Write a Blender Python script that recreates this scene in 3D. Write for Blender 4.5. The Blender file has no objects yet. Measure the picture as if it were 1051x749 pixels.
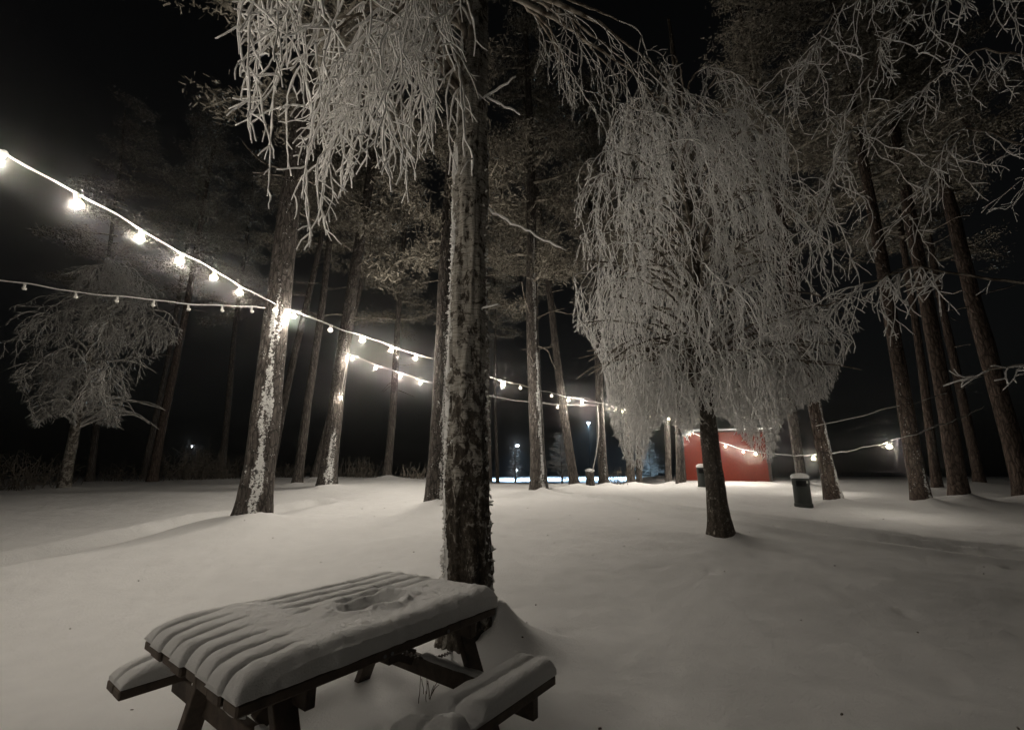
import bpy, math, random
import numpy as np
from mathutils import Vector, noise as mnoise

SC = bpy.context.scene
COL = SC.collection
R = math.radians
rng = np.random.default_rng(7)
random.seed(7)

# ------------------------------------------------------------------ camera
F, PITCH, CAMZ = 460.0, R(12.8), 1.4
CX, CY = 525.5, 374.5
cam_d = bpy.data.cameras.new('camera')
cam = bpy.data.objects.new('camera', cam_d)
COL.objects.link(cam)
cam.location = (0, 0, CAMZ)
cam.rotation_euler = (R(90) + PITCH, 0, 0)
cam_d.sensor_width = 36.0
cam_d.lens = 36.0 * F / 1051.0
cam_d.clip_start = 0.05
cam_d.clip_end = 2000
SC.camera = cam

# ------------------------------------------------------------------ night sky (no sun: it is night, only lamps are lit)
world = bpy.data.worlds.new('World')
SC.world = world
world.use_nodes = True
wn = world.node_tree
bg = wn.nodes['Background']
sky = wn.nodes.new('ShaderNodeTexSky')
sky.sky_type = 'NISHITA'
sky.sun_disc = False
sky.sun_elevation = R(8)
sky.sun_rotation = R(200)
hsv = wn.nodes.new('ShaderNodeHueSaturation')
hsv.inputs['Saturation'].default_value = 0.25
wn.links.new(sky.outputs[0], hsv.inputs['Color'])
wn.links.new(hsv.outputs[0], bg.inputs['Color'])
bg.inputs['Strength'].default_value = 0.00022

BULB_W = 15.0          # each festoon bulb
WARM = (1.0, 0.905, 0.79)
HAZE = 0.0038

SC.view_settings.view_transform = 'Standard'
SC.view_settings.look = 'None'
SC.view_settings.exposure = 2.2
SC.view_settings.gamma = 1.0
SC.view_settings.use_curve_mapping = False
SC.render.engine = 'CYCLES'
cy = SC.cycles
cy.use_denoising = True
try:
    cy.denoiser = 'OPENIMAGEDENOISE'
    cy.denoising_input_passes = 'RGB_ALBEDO_NORMAL'
except Exception:
    pass
cy.max_bounces = 5
cy.diffuse_bounces = 3
cy.glossy_bounces = 2
cy.transmission_bounces = 2
cy.volume_bounces = 0
cy.sample_clamp_indirect = 2.0
cy.use_light_tree = True
cy.caustics_reflective = False
cy.caustics_refractive = False

# ------------------------------------------------------------------ helpers
def tag(o, label=None, cat=None, group=None, kind=None):
    if label: o['label'] = label
    if cat: o['category'] = cat
    if group: o['group'] = group
    if kind: o['kind'] = kind
    return o

def empty(name, loc, rz=0.0):
    o = bpy.data.objects.new(name, None)
    o.empty_display_size = 0.2
    o.location = loc
    o.rotation_euler = (0, 0, rz)
    COL.objects.link(o)
    return o

class MB:
    """collects verts, quads/tris, then links ONE mesh object"""
    def __init__(self):
        self.v, self.q, self.t, self.n = [], [], [], 0
        self.extra = {}
    def add(self, v, q=None, t=None):
        v = np.asarray(v, float).reshape(-1, 3)
        self.v.append(v)
        if q is not None and len(q): self.q.append(np.asarray(q, int).reshape(-1, 4) + self.n)
        if t is not None and len(t): self.t.append(np.asarray(t, int).reshape(-1, 3) + self.n)
        self.n += len(v)
    def box(self, size, M=None, c=(0, 0, 0), bevel=0.0):
        sx, sy, sz = [s / 2 for s in size]
        b = min(bevel, sx * .9, sy * .9, sz * .9)
        if b <= 0:
            v = np.array([(x, y, z) for x in (-sx, sx) for y in (-sy, sy) for z in (-sz, sz)])
            q = [(0, 1, 3, 2), (4, 6, 7, 5), (0, 4, 5, 1), (2, 3, 7, 6), (0, 2, 6, 4), (1, 5, 7, 3)]
            v = v + np.array(c)
            if M is not None: v = M(v)
            self.add(v, q); return
        # chamfered box: 24 verts
        v, idx = [], {}
        for x in (-1, 1):
            for y in (-1, 1):
                for z in (-1, 1):
                    for a in range(3):
                        p = np.array([x * sx, y * sy, z * sz])
                        s = np.array([x, y, z]) * b
                        for k in range(3):
                            if k != a: p[k] -= s[k]
                        idx[(x, y, z, a)] = len(v); v.append(p)
        q, t = [], []
        for a in range(3):
            o1, o2 = [k for k in range(3) if k != a]
            for s in (-1, 1):
                f = []
                for (p1, p2) in ((-1, -1), (1, -1), (1, 1), (-1, 1)):
                    c3 = [0, 0, 0]; c3[a] = s; c3[o1] = p1; c3[o2] = p2
                    f.append(idx[(*c3, a)])
                q.append(f)
        for a in range(3):
            o1, o2 = [k for k in range(3) if k != a]
            for p1 in (-1, 1):
                for p2 in (-1, 1):
                    c0 = [0, 0, 0]; c0[o1] = p1; c0[o2] = p2; c1 = list(c0); c0[a] = -1; c1[a] = 1
                    q.append([idx[(*c0, o1)], idx[(*c1, o1)], idx[(*c1, o2)], idx[(*c0, o2)]])
        for x in (-1, 1):
            for y in (-1, 1):
                for z in (-1, 1):
                    t.append([idx[(x, y, z, a)] for a in range(3)])
        v = np.array(v) + np.array(c)
        if M is not None: v = M(v)
        self.add(v, q, t)
    def bar(self, p0, p1, w, h, up=(0, 0, 1), bevel=0.004):
        """box beam from p0 to p1, h measured along 'up'"""
        p0, p1 = np.array(p0, float), np.array(p1, float)
        d = p1 - p0; L = np.linalg.norm(d); d /= L
        s = np.cross(d, np.array(up, float)); s /= np.linalg.norm(s)
        u = np.cross(s, d)
        mid = (p0 + p1) / 2
        self.box((L, w, h), lambda v: mid + v[:, :1] * d + v[:, 1:2] * s + v[:, 2:3] * u, bevel=bevel)
    def tube(self, pts, rad, sides=4, caps=True):
        P = np.asarray(pts, float); n = len(P)
        rad = np.broadcast_to(np.asarray(rad, float), (n,))
        T = np.empty_like(P)
        T[1:-1] = P[2:] - P[:-2]; T[0] = P[1] - P[0]; T[-1] = P[-1] - P[-2]
        T /= (np.linalg.norm(T, axis=1, keepdims=True) + 1e-9)
        ref = np.array([1.0, 0.0, 0.0]) if abs(T[0][0]) < .8 else np.array([0, 1.0, 0])
        A = np.cross(T, ref); A /= (np.linalg.norm(A, axis=1, keepdims=True) + 1e-9)
        B = np.cross(T, A)
        ang = np.linspace(0, 2 * math.pi, sides, endpoint=False)
        ring = (A[:, None, :] * np.cos(ang)[None, :, None] + B[:, None, :] * np.sin(ang)[None, :, None])
        V = P[:, None, :] + ring * rad[:, None, None]
        i = np.arange(n - 1)[:, None] * sides; j = np.arange(sides)[None, :]; k = (j + 1) % sides
        Q = np.stack([i + j, i + k, i + sides + k, i + sides + j], -1).reshape(-1, 4)
        if caps:
            V2 = np.concatenate([V.reshape(-1, 3), P[:1], P[-1:]])
            c0, c1 = n * sides, n * sides + 1
            t = []
            for a in range(sides):
                b = (a + 1) % sides
                t.append((c0, b, a)); t.append((c1, (n - 1) * sides + a, (n - 1) * sides + b))
            self.add(V2, Q, t)
        else:
            self.add(V.reshape(-1, 3), Q)
    def lathe(self, prof, sides=24, c=(0, 0, 0), M=None):
        """prof: list of (r, z)"""
        prof = np.array(prof, float); n = len(prof)
        a = np.linspace(0, 2 * math.pi, sides, endpoint=False)
        V = np.empty((n, sides, 3))
        V[:, :, 0] = prof[:, :1] * np.cos(a); V[:, :, 1] = prof[:, :1] * np.sin(a); V[:, :, 2] = prof[:, 1:2]
        i = np.arange(n - 1)[:, None] * sides; j = np.arange(sides)[None, :]; k = (j + 1) % sides
        Q = np.stack([i + j, i + k, i + sides + k, i + sides + j], -1).reshape(-1, 4)
        v = V.reshape(-1, 3) + np.array(c)
        if M is not None: v = M(v)
        self.add(v, Q)
    def mesh(self, name, smooth=False):
        me = bpy.data.meshes.new(name)
        V = np.concatenate(self.v)
        q = np.concatenate(self.q) if self.q else np.zeros((0, 4), int)
        t = np.concatenate(self.t) if self.t else np.zeros((0, 3), int)
        me.vertices.add(len(V)); me.vertices.foreach_set('co', V.astype(np.float32).ravel())
        loops = np.concatenate([q.ravel(), t.ravel()]).astype(np.int32)
        me.loops.add(len(loops)); me.loops.foreach_set('vertex_index', loops)
        nf = len(q) + len(t)
        st = np.concatenate([np.arange(len(q)) * 4, len(q) * 4 + np.arange(len(t)) * 3]).astype(np.int32)
        tot = np.concatenate([np.full(len(q), 4), np.full(len(t), 3)]).astype(np.int32)
        me.polygons.add(nf)
        me.polygons.foreach_set('loop_start', st)
        try: me.polygons.foreach_set('loop_total', tot)
        except Exception: pass
        me.polygons.foreach_set('use_smooth', np.full(nf, bool(smooth)))
        for k, arr in self.extra.items():
            at = me.attributes.new(k, 'FLOAT', 'POINT')
            at.data.foreach_set('value', np.asarray(arr, np.float32))
        me.update(calc_edges=True); me.validate()
        return me
    def build(self, name, mat, parent=None, smooth=False):
        me = self.mesh(name, smooth)
        me.materials.append(mat)
        o = bpy.data.objects.new(name, me)
        COL.objects.link(o)
        if parent is not None:
            o.parent = parent                 # parents are unrotated unless given: subtract their place
            me.transform(parent_inv(parent))
        return o

def parent_inv(p):
    from mathutils import Matrix
    M = Matrix.Identity(4)
    chain = []
    while p is not None:
        chain.append(p); p = p.parent
    for q in reversed(chain):
        M = M @ (Matrix.Translation(q.location) @ q.rotation_euler.to_matrix().to_4x4())
    return M.inverted()

def copy_obj(o, parent=None):
    c = o.copy(); COL.objects.link(c)
    if parent is not None: c.parent = parent
    return c

# photograph pixel + distance in front of the camera -> a real place
SP, CP = math.sin(PITCH), math.cos(PITCH)
def at(px, py, Y):
    x = (px - CX) / F; v = (py - CY) / F
    ry, rz = CP + v * SP, SP - v * CP
    t = Y / ry
    return np.array([x * t, Y, CAMZ + rz * t])
def x_at(px, Y, z):
    return (px - CX) / F * (Y * CP + (z - CAMZ) * SP)

def fbm(x, y, z=0.0, o=4):
    return mnoise.fractal(Vector((x, y, z)), 1.0, 2.0, o)

# ------------------------------------------------------------------ materials
def new_mat(name):
    m = bpy.data.materials.new(name); m.use_nodes = True
    nt = m.node_tree
    return m, nt, nt.nodes['Principled BSDF']
def N(nt, t, **kw):
    n = nt.nodes.new(t)
    for k, v in kw.items():
        if k in n.inputs: n.inputs[k].default_value = v
        else: setattr(n, k, v)
    return n
def ramp(nt, fac, stops):
    r = nt.nodes.new('ShaderNodeValToRGB')
    e = r.color_ramp.elements
    while len(e) < len(stops): e.new(0.5)
    for k, (p, c) in enumerate(stops):
        e[k].position = p
        e[k].color = (*c, 1) if len(c) == 3 else c
    nt.links.new(fac, r.inputs[0])
    return r
def mapping(nt, scale=(1, 1, 1), coord='Object'):
    tc = nt.nodes.new('ShaderNodeTexCoord'); mp = nt.nodes.new('ShaderNodeMapping')
    mp.inputs['Scale'].default_value = scale
    nt.links.new(tc.outputs[coord], mp.inputs[0])
    return mp.outputs[0]
def bump(nt, bsdf, hgt, strength=.5, dist=.02, prev=None):
    b = N(nt, 'ShaderNodeBump', Strength=strength, Distance=dist)
    nt.links.new(hgt, b.inputs['Height'])
    if prev is not None: nt.links.new(prev, b.inputs['Normal'])
    nt.links.new(b.outputs[0], bsdf.inputs['Normal'])
    return b.outputs[0]

def mat_snow(name, a=(.80, .80, .79), fine=1.0):
    m, nt, b = new_mat(name)
    co = mapping(nt)
    n1 = N(nt, 'ShaderNodeTexNoise', Scale=3.5, Detail=6.0, Roughness=.6)
    n2 = N(nt, 'ShaderNodeTexNoise', Scale=48.0, Detail=8.0, Roughness=.8)
    for n in (n1, n2): nt.links.new(co, n.inputs['Vector'])
    r = ramp(nt, n1.outputs[0], [(.3, tuple(c * .93 for c in a)), (.7, a)])
    nt.links.new(r.outputs[0], b.inputs['Base Color'])
    b.inputs['Roughness'].default_value = .75
    b.inputs['Specular IOR Level'].default_value = .25
    p = bump(nt, b, n1.outputs[0], .6 * fine, .04)
    bump(nt, b, n2.outputs[0], 1.0 * fine, .016, p)
    return m

def mat_frost(name, a, b_):
    m, nt, b = new_mat(name)
    n1 = N(nt, 'ShaderNodeTexNoise', Scale=9.0, Detail=3.0)
    nt.links.new(mapping(nt), n1.inputs['Vector'])
    r = ramp(nt, n1.outputs[0], [(.38, a), (.62, b_)])
    nt.links.new(r.outputs[0], b.inputs['Base Color'])
    b.inputs['Roughness'].default_value = .8
    b.inputs['Specular IOR Level'].default_value = .2
    return m

def mat_pine_bark(name, c1, c2, c3, scale=1.0):
    """plated bark; the point attribute 'frost' (snow blown onto the bark) covers it with white"""
    m, nt, b = new_mat(name)
    co = mapping(nt, (9 * scale, 9 * scale, 2.6 * scale))
    vo = N(nt, 'ShaderNodeTexVoronoi', Scale=1.6); vo.feature = 'DISTANCE_TO_EDGE'
    n1 = N(nt, 'ShaderNodeTexNoise', Scale=1.6, Detail=7.0, Roughness=.7)
    ad = nt.nodes.new('ShaderNodeMixRGB'); ad.blend_type = 'ADD'; ad.inputs[0].default_value = .55
    nt.links.new(co, n1.inputs['Vector'])
    nt.links.new(co, ad.inputs[1]); nt.links.new(n1.outputs['Color'], ad.inputs[2])
    nt.links.new(ad.outputs[0], vo.inputs['Vector'])
    mul = N(nt, 'ShaderNodeMath', operation='MULTIPLY'); mul.inputs[1].default_value = 3.0
    nt.links.new(vo.outputs['Distance'], mul.inputs[0])
    r = ramp(nt, n1.outputs[0], [(.30, c1), (.52, c2), (.72, c3)])
    cr = ramp(nt, mul.outputs[0], [(.03, (.25, .25, .25)), (.35, (1, 1, 1))])
    mx = nt.nodes.new('ShaderNodeMixRGB'); mx.blend_type = 'MULTIPLY'; mx.inputs[0].default_value = 1
    nt.links.new(r.outputs[0], mx.inputs[1]); nt.links.new(cr.outputs[0], mx.inputs[2])
    fa = N(nt, 'ShaderNodeAttribute', attribute_name='frost')
    n3 = N(nt, 'ShaderNodeTexNoise', Scale=26.0, Detail=5.0, Roughness=.75)
    nt.links.new(mapping(nt), n3.inputs['Vector'])
    s0 = N(nt, 'ShaderNodeMath', operation='MULTIPLY_ADD'); s0.inputs[1].default_value = 2.6; s0.inputs[2].default_value = -.8; nt.links.new(n3.outputs[0], s0.inputs[0])
    s1 = N(nt, 'ShaderNodeMath', operation='ADD'); nt.links.new(fa.outputs['Fac'], s1.inputs[0]); nt.links.new(s0.outputs[0], s1.inputs[1])
    fr = ramp(nt, s1.outputs[0], [(.0, (0, 0, 0)), (.80, (0, 0, 0)), (.86, (1, 1, 1))])
    s2 = N(nt, 'ShaderNodeMath', operation='MULTIPLY'); s2.inputs[1].default_value = .88
    nt.links.new(s1.outputs[0], s2.inputs[0]); nt.links.new(s2.outputs[0], fr.inputs[0])
    fin = nt.nodes.new('ShaderNodeMixRGB')
    nt.links.new(fr.outputs[0], fin.inputs[0]); nt.links.new(mx.outputs[0], fin.inputs[1])
    fin.inputs[2].default_value = (.76, .76, .74, 1)
    nt.links.new(fin.outputs[0], b.inputs['Base Color'])
    b.inputs['Roughness'].default_value = .9
    b.inputs['Specular IOR Level'].default_value = .15
    p = bump(nt, b, mul.outputs[0], .8, .03)
    bump(nt, b, n1.outputs[0], .6, .02, p)
    return m

def mat_birch_bark(name):
    """white papery patches broken by rough black bark; 'frost' = snow stuck on"""
    m, nt, b = new_mat(name)
    co = mapping(nt, (5.5, 5.5, 3.6))
    n1 = N(nt, 'ShaderNodeTexNoise', Scale=1.9, Detail=6.0, Roughness=.68, Distortion=1.2)
    n2 = N(nt, 'ShaderNodeTexNoise', Scale=5.5, Detail=6.0, Roughness=.75)
    lent = N(nt, 'ShaderNodeTexNoise', Scale=1.0, Detail=3.0, Roughness=.6)
    nt.links.new(co, n1.inputs['Vector']); nt.links.new(co, n2.inputs['Vector'])
    nt.links.new(mapping(nt, (7, 7, 70)), lent.inputs['Vector'])
    sc = N(nt, 'ShaderNodeAttribute', attribute_name='pale')
    add = N(nt, 'ShaderNodeMath', operation='ADD')
    nt.links.new(n1.outputs[0], add.inputs[0]); nt.links.new(sc.outputs['Fac'], add.inputs[1])
    a2 = N(nt, 'ShaderNodeMath', operation='MULTIPLY_ADD'); a2.inputs[1].default_value = .42
    nt.links.new(n2.outputs[0], a2.inputs[0]); nt.links.new(add.outputs[0], a2.inputs[2])
    mask = ramp(nt, a2.outputs[0], [(.63, (0, 0, 0)), (.71, (1, 1, 1))])
    dark = ramp(nt, n2.outputs[0], [(.35, (.020, .016, .012)), (.55, (.075, .062, .048)), (.72, (.24, .215, .175))])
    pale = ramp(nt, lent.outputs[0], [(.32, (.13, .115, .10)), (.44, (.32, .30, .26)), (.7, (.48, .46, .42))])
    mx = nt.nodes.new('ShaderNodeMixRGB')
    nt.links.new(mask.outputs[0], mx.inputs[0]); nt.links.new(dark.outputs[0], mx.inputs[1]); nt.links.new(pale.outputs[0], mx.inputs[2])
    fa = N(nt, 'ShaderNodeAttribute', attribute_name='frost')
    s1 = N(nt, 'ShaderNodeMath', operation='ADD'); nt.links.new(fa.outputs['Fac'], s1.inputs[0]); nt.links.new(n2.outputs[0], s1.inputs[1])
    s2 = N(nt, 'ShaderNodeMath', operation='MULTIPLY'); s2.inputs[1].default_value = .85
    nt.links.new(s1.outputs[0], s2.inputs[0])
    fr = ramp(nt, s2.outputs[0], [(.80, (0, 0, 0)), (.88, (1, 1, 1))])
    fin = nt.nodes.new('ShaderNodeMixRGB')
    nt.links.new(fr.outputs[0], fin.inputs[0]); nt.links.new(mx.outputs[0], fin.inputs[1])
    fin.inputs[2].default_value = (.76, .76, .74, 1)
    nt.links.new(fin.outputs[0], b.inputs['Base Color'])
    b.inputs['Roughness'].default_value = .85
    b.inputs['Specular IOR Level'].default_value = .2
    p = bump(nt, b, n2.outputs[0], .9, .03)
    bump(nt, b, n1.outputs[0], .5, .03, p)
    return m

def mat_wood(name, c1, c2):
    m, nt, b = new_mat(name)
    n1 = N(nt, 'ShaderNodeTexNoise', Scale=14.0, Detail=6.0, Roughness=.65)
    nt.links.new(mapping(nt, (1, 1, 1)), n1.inputs['Vector'])
    r = ramp(nt, n1.outputs[0], [(.3, c1), (.7, c2)])
    nt.links.new(r.outputs[0], b.inputs['Base Color'])
    b.inputs['Roughness'].default_value = .8
    bump(nt, b, n1.outputs[0], .4, .006)
    return m

def mat_plain(name, c, rough=.6, metal=0.0, nz=.12):
    m, nt, b = new_mat(name)
    n1 = N(nt, 'ShaderNodeTexNoise', Scale=22.0, Detail=4.0)
    nt.links.new(mapping(nt), n1.inputs['Vector'])
    r = ramp(nt, n1.outputs[0], [(.3, tuple(x * (1 - nz) for x in c)), (.7, tuple(min(1, x * (1 + nz)) for x in c))])
    nt.links.new(r.outputs[0], b.inputs['Base Color'])
    b.inputs['Roughness'].default_value = rough
    b.inputs['Metallic'].default_value = metal
    return m

def mat_emit(name, c, s):
    m, nt, b = new_mat(name)
    b.inputs['Base Color'].default_value = (.8, .8, .8, 1)
    b.inputs['Emission Color'].default_value = (*c, 1)
    b.inputs['Emission Strength'].default_value = s
    return m

M = {}
M['snow'] = mat_snow('snow')
M['snow_cap'] = mat_snow('snow_cap', (.82, .82, .81), 1.2)
M['frost'] = mat_frost('hoar_frost', (.74, .73, .71), (.88, .87, .85))
M['frost_dim'] = mat_frost('hoar_frost_darkened', (.36, .35, .33), (.56, .55, .52))  # darker copy of the frost; weak light on the twigs put into its colour
M['needles'] = mat_frost('frosted_needles', (.10, .090, .070), (.34, .315, .265))
M['shrub'] = mat_frost('frosted_stems', (.07, .055, .04), (.30, .27, .23))
M['pine'] = mat_pine_bark('pine_bark', (.040, .035, .031), (.105, .092, .082), (.21, .188, .165))
M['pine_red'] = mat_pine_bark('pine_bark_red', (.045, .033, .026), (.11, .082, .066), (.18, .14, .115))
M['birch'] = mat_birch_bark('birch_bark')
M['wood'] = mat_wood('stained_wood', (.040, .029, .022), (.105, .080, .060))
M['red'] = mat_wood('red_paint', (.13, .020, .011), (.20, .032, .018))
M['red'].node_tree.nodes['Principled BSDF'].inputs['Specular IOR Level'].default_value = .15
M['trim'] = mat_wood('dark_trim', (.02, .017, .015), (.04, .035, .03))
M['bin'] = mat_plain('bin_plastic', (.034, .039, .036), .6)
M['bin'].node_tree.nodes['Principled BSDF'].inputs['Specular IOR Level'].default_value = .15
M['hole'] = mat_plain('bin_hole', (.002, .002, .002), 1.0)
M['hole'].node_tree.nodes['Principled BSDF'].inputs['Specular IOR Level'].default_value = 0
M['wire'] = mat_plain('white_cable', (.62, .61, .58), .6)
M['socket'] = mat_plain('bulb_socket', (.45, .44, .42), .5)
M['bulb_off'] = mat_plain('unlit_bulb', (.60, .59, .55), .25)
M['bulb'] = mat_emit('lit_bulb', (1.0, .82, .48), 4.0)
M['bulb_dim'] = mat_emit('dim_bulb', (1.0, .86, .66), .7)
M['cold'] = mat_emit('cold_lamp', (.80, .90, 1.0), 6.0)
M['steel'] = mat_plain('grey_steel', (.18, .18, .18), .5, .6)
M['chain'] = mat_plain('rusty_chain', (.12, .10, .09), .5, .7)

# ------------------------------------------------------------------ the snowy ground
gy = np.array([-400, -6, 0, 3.4, 4.5, 5.5, 7, 8, 10, 13, 14.5, 16, 18, 24])
gz = np.array([0, 0, 0, 0.0, .05, .18, .38, .465, .575, .69, .73, .745, .755, .77])
_yy = np.linspace(-10, 24, 681); _zz = np.interp(_yy, gy, gz)
_k = np.exp(-np.linspace(-2.4, 2.4, 33) ** 2); _k /= _k.sum()
_zz = np.convolve(np.pad(_zz, 16, mode='edge'), _k, mode='valid')
def sstep(x, a, b):
    t = np.clip((x - a) / (b - a), 0, 1); return t * t * (3 - 2 * t)
def ground0(x, y):
    x = np.asarray(x, float); y = np.asarray(y, float)
    z = np.interp(y, _yy, _zz)
    z = z + .16 * np.exp(-(((x + 8) / 5.5) ** 2 + ((y - 20) / 5.0) ** 2))
    # beyond the crest: falls to a low field in the middle, later at the sides
    right = sstep(x, 6.0, 8.0); left = 1 - sstep(x, -3.5, -1.5)
    z = z + .07 * right * sstep(y, 13, 19) + .04 * left * sstep(y, 13, 19)
    y0 = 17.0 + 9 * right + 6 * left
    z = z + (.17 - z) * sstep(y, y0, y0 + 10)
    z = z - 3.2 * sstep(y, 62, 80)
    return z
mounds = []     # (x, y, height, radius) drifts round the trunks, filled below
def polyline_dist(X, Y, pts):
    d = np.full(X.shape, 1e9); side = np.zeros(X.shape)
    for (x0, y0), (x1, y1) in zip(pts[:-1], pts[1:]):
        dx, dy = x1 - x0, y1 - y0; L2 = dx * dx + dy * dy
        t = np.clip(((X - x0) * dx + (Y - y0) * dy) / L2, 0, 1)
        dd = np.hypot(X - x0 - t * dx, Y - y0 - t * dy)
        m = dd < d
        d = np.where(m, dd, d)
        side = np.where(m, np.sign((X - x0) * dy - (Y - y0) * dx), side)
    return d * np.where(side == 0, 1, side)
def hit_ground(px, py):
    lo, hi = .6, 60.0
    Ys = np.linspace(1.0, 40, 4000)
    P = np.array([at(px, py, y) for y in Ys[::8]])
    g = ground0(P[:, 0], P[:, 1])
    k = np.argmax(P[:, 2] <= g)
    return P[k] if P[k, 2] <= g[k] else P[-1]

# ------------------------------------------------------------------ trees: where they stand (base pixel, a second pixel on the trunk, distance, width in px at the base)
def trunk_line(bx, sx, sy, Y):
    zb = None
    x = 0.0
    z = float(ground0(0, Y))
    for _ in range(4):
        x = x_at(bx, Y, z); z = float(ground0(x, Y))
    b = np.array([x, Y, z])
    s = at(sx, sy, Y)
    d = (s - b) / (s[2] - b[2])           # per metre of height
    return b, d

class Trunk:
    def __init__(self, base, lean, height, r0, rtop, sides=20, rows=60, rough=.02, flare=.35, curve=0.0, seed=0):
        self.base, self.lean, self.h, self.r0, self.rtop = base, lean, height, r0, rtop
        self.sides, self.rows, self.rough, self.flare, self.curve, self.seed = sides, rows, rough, flare, curve, seed
    def c(self, z):
        s = self.seed * 7.3
        w = self.curve
        return self.base + self.lean * z + np.array([w * math.sin(z * .55 + s) - w * math.sin(s), w * .6 * (math.cos(z * .45 + s) - math.cos(s)), 0])
    def r(self, z):
        t = max(0.0, min(1.0, z / self.h))
        return (self.r0 * (1 - t) ** .8 + self.rtop) * (1 + self.flare * math.exp(-max(z, 0) / (self.r0 * 1.3 + .05)))
    def build(self, parent, mat, frost=None, pale=None, ztop=None, bark=1.0):
        mb = MB()
        ztop = ztop or self.h
        # rows denser near the ground, where it shows
        zs = -.25 + (ztop + .25) * np.linspace(0, 1, self.rows) ** 1.5
        V, fr, pa = [], [], []
        for z in zs:
            c = self.c(z); r = self.r(z)
            for k in range(self.sides):
                a = 2 * math.pi * k / self.sides
                ca, sa = math.cos(a), math.sin(a)
                q = Vector((ca * 3.0 * self.r0 / .2, sa * 3.0 * self.r0 / .2, z * 1.4 + self.seed * 11))
                n = mnoise.fractal(q, 1.0, 2.0, 4) if self.rough > 0 else 0
                dz = 1.0 + .6 * math.exp(-z / .7)
                rr = r * (1 + .10 * mnoise.noise(Vector((ca, sa, z * .5 + self.seed)))) + self.rough * n * dz
                f = frost(a, z, n) if frost else -1.0
                p = pale(a, z, n) if pale else 0.0
                if f > .42: rr += .012
                V.append(c + np.array([ca * rr, sa * rr, 0])); fr.append(f); pa.append(p)
        s = self.sides; n = len(zs)
        i = np.arange(n - 1)[:, None] * s; j = np.arange(s)[None, :]; k = (j + 1) % s
        mb.add(np.array(V), np.stack([i + j, i + k, i + s + k, i + s + j], -1).reshape(-1, 4))
        mb.extra = {'frost': fr, 'pale': pa}
        return mb.build('trunk', mat, parent, smooth=True)

def stripe(a0, width, lo=.0, hi=99., amt=.62, seed=0, patch=1.0):
    """snow blown onto one side of a trunk: a0 is the compass angle of the stripe's middle"""
    def f(a, z, n):
        d = abs((a - a0 + math.pi) % (2 * math.pi) - math.pi)
        w = width * (.75 + .9 * mnoise.noise(Vector((seed, z * 1.3, 3.1))))
        e = 1 - d / max(w, .05)
        fade = 1.0 if lo <= z <= hi else max(0.0, 1 - min(abs(z - lo), abs(z - hi)) * 1.2)
        return (amt * fade + .38 * mnoise.noise(Vector((math.cos(a) * 4, math.sin(a) * 4 + seed, z * 3.0))) * patch + .25 * mnoise.noise(Vector((math.cos(a) * 11, math.sin(a) * 11 + seed, z * 9.0))) * patch) if e > 0 and fade > 0 else .06 + .34 * mnoise.noise(Vector((math.cos(a) * 5 + seed, math.sin(a) * 5, z * 4.0)))
    return f

def twig_path(p0, d0, L, step, droop, jit, target=None):
    n = max(3, int(L / step) + 1)
    P = np.empty((n, 3)); P[0] = p0; d = np.array(d0, float); d /= np.linalg.norm(d)
    J = rng.normal(0, jit, (n, 3))
    for i in range(1, n):
        d = d + J[i]; d[2] -= droop
        d /= np.linalg.norm(d)
        P[i] = P[i - 1] + d * step
    return P

def hang(mb, p0, L, r, step=.09, jit=.16, side_every=.22, side_len=.3, sides=3, d0=None, droop=.22, sub=.35, xlim=None):
    """one hanging frosted shoot with its side twigs"""
    d0 = d0 if d0 is not None else (rng.normal(0, .25), rng.normal(0, .25), -1)
    for _ in range(6):
        P = twig_path(p0, d0, L, step, droop, jit)
        if xlim is None or P[:, 0].min() > xlim: break
        d0 = (abs(d0[0]) * .4, d0[1], -1)
    else:
        return
    n = len(P)
    mb.tube(P, np.linspace(r, r * .8, n), sides)
    k = 0
    every = max(1, int(side_every / step))
    for i in range(1 + int(rng.integers(0, every + 1)), n - 1, every):
        T = P[i + 1] - P[i]; T /= np.linalg.norm(T)
        o = rng.normal(0, 1, 3); o -= T * (o @ T); o /= np.linalg.norm(o) + 1e-9
        d = T * rng.uniform(.5, 1.0) + o * rng.uniform(.5, 1.0)
        l = side_len * rng.uniform(.35, 1.25)
        Q = twig_path(P[i], d, l, step * .8, droop * .7, jit)
        mb.tube(Q, np.linspace(r * .85, r * .7, len(Q)), sides)
        if rng.random() < sub and len(Q) > 3:
            j = int(rng.integers(1, len(Q) - 1))
            o = rng.normal(0, 1, 3); d2 = (Q[j + 1] - Q[j]) / step + o * .5
            S = twig_path(Q[j], d2, l * .5, step * .8, droop * .6, jit)
            mb.tube(S, r * .7, sides)

def limb_curve(p0, p1, rise, n=14):
    t = np.linspace(0, 1, n)[:, None]
    P = p0 * (1 - t) + p1 * t
    P[:, 2] += rise * 4 * t[:, 0] * (1 - t[:, 0])
    P += np.cumsum(rng.normal(0, .018, (n, 3)), axis=0) * np.sin(t * math.pi)
    return P

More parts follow.
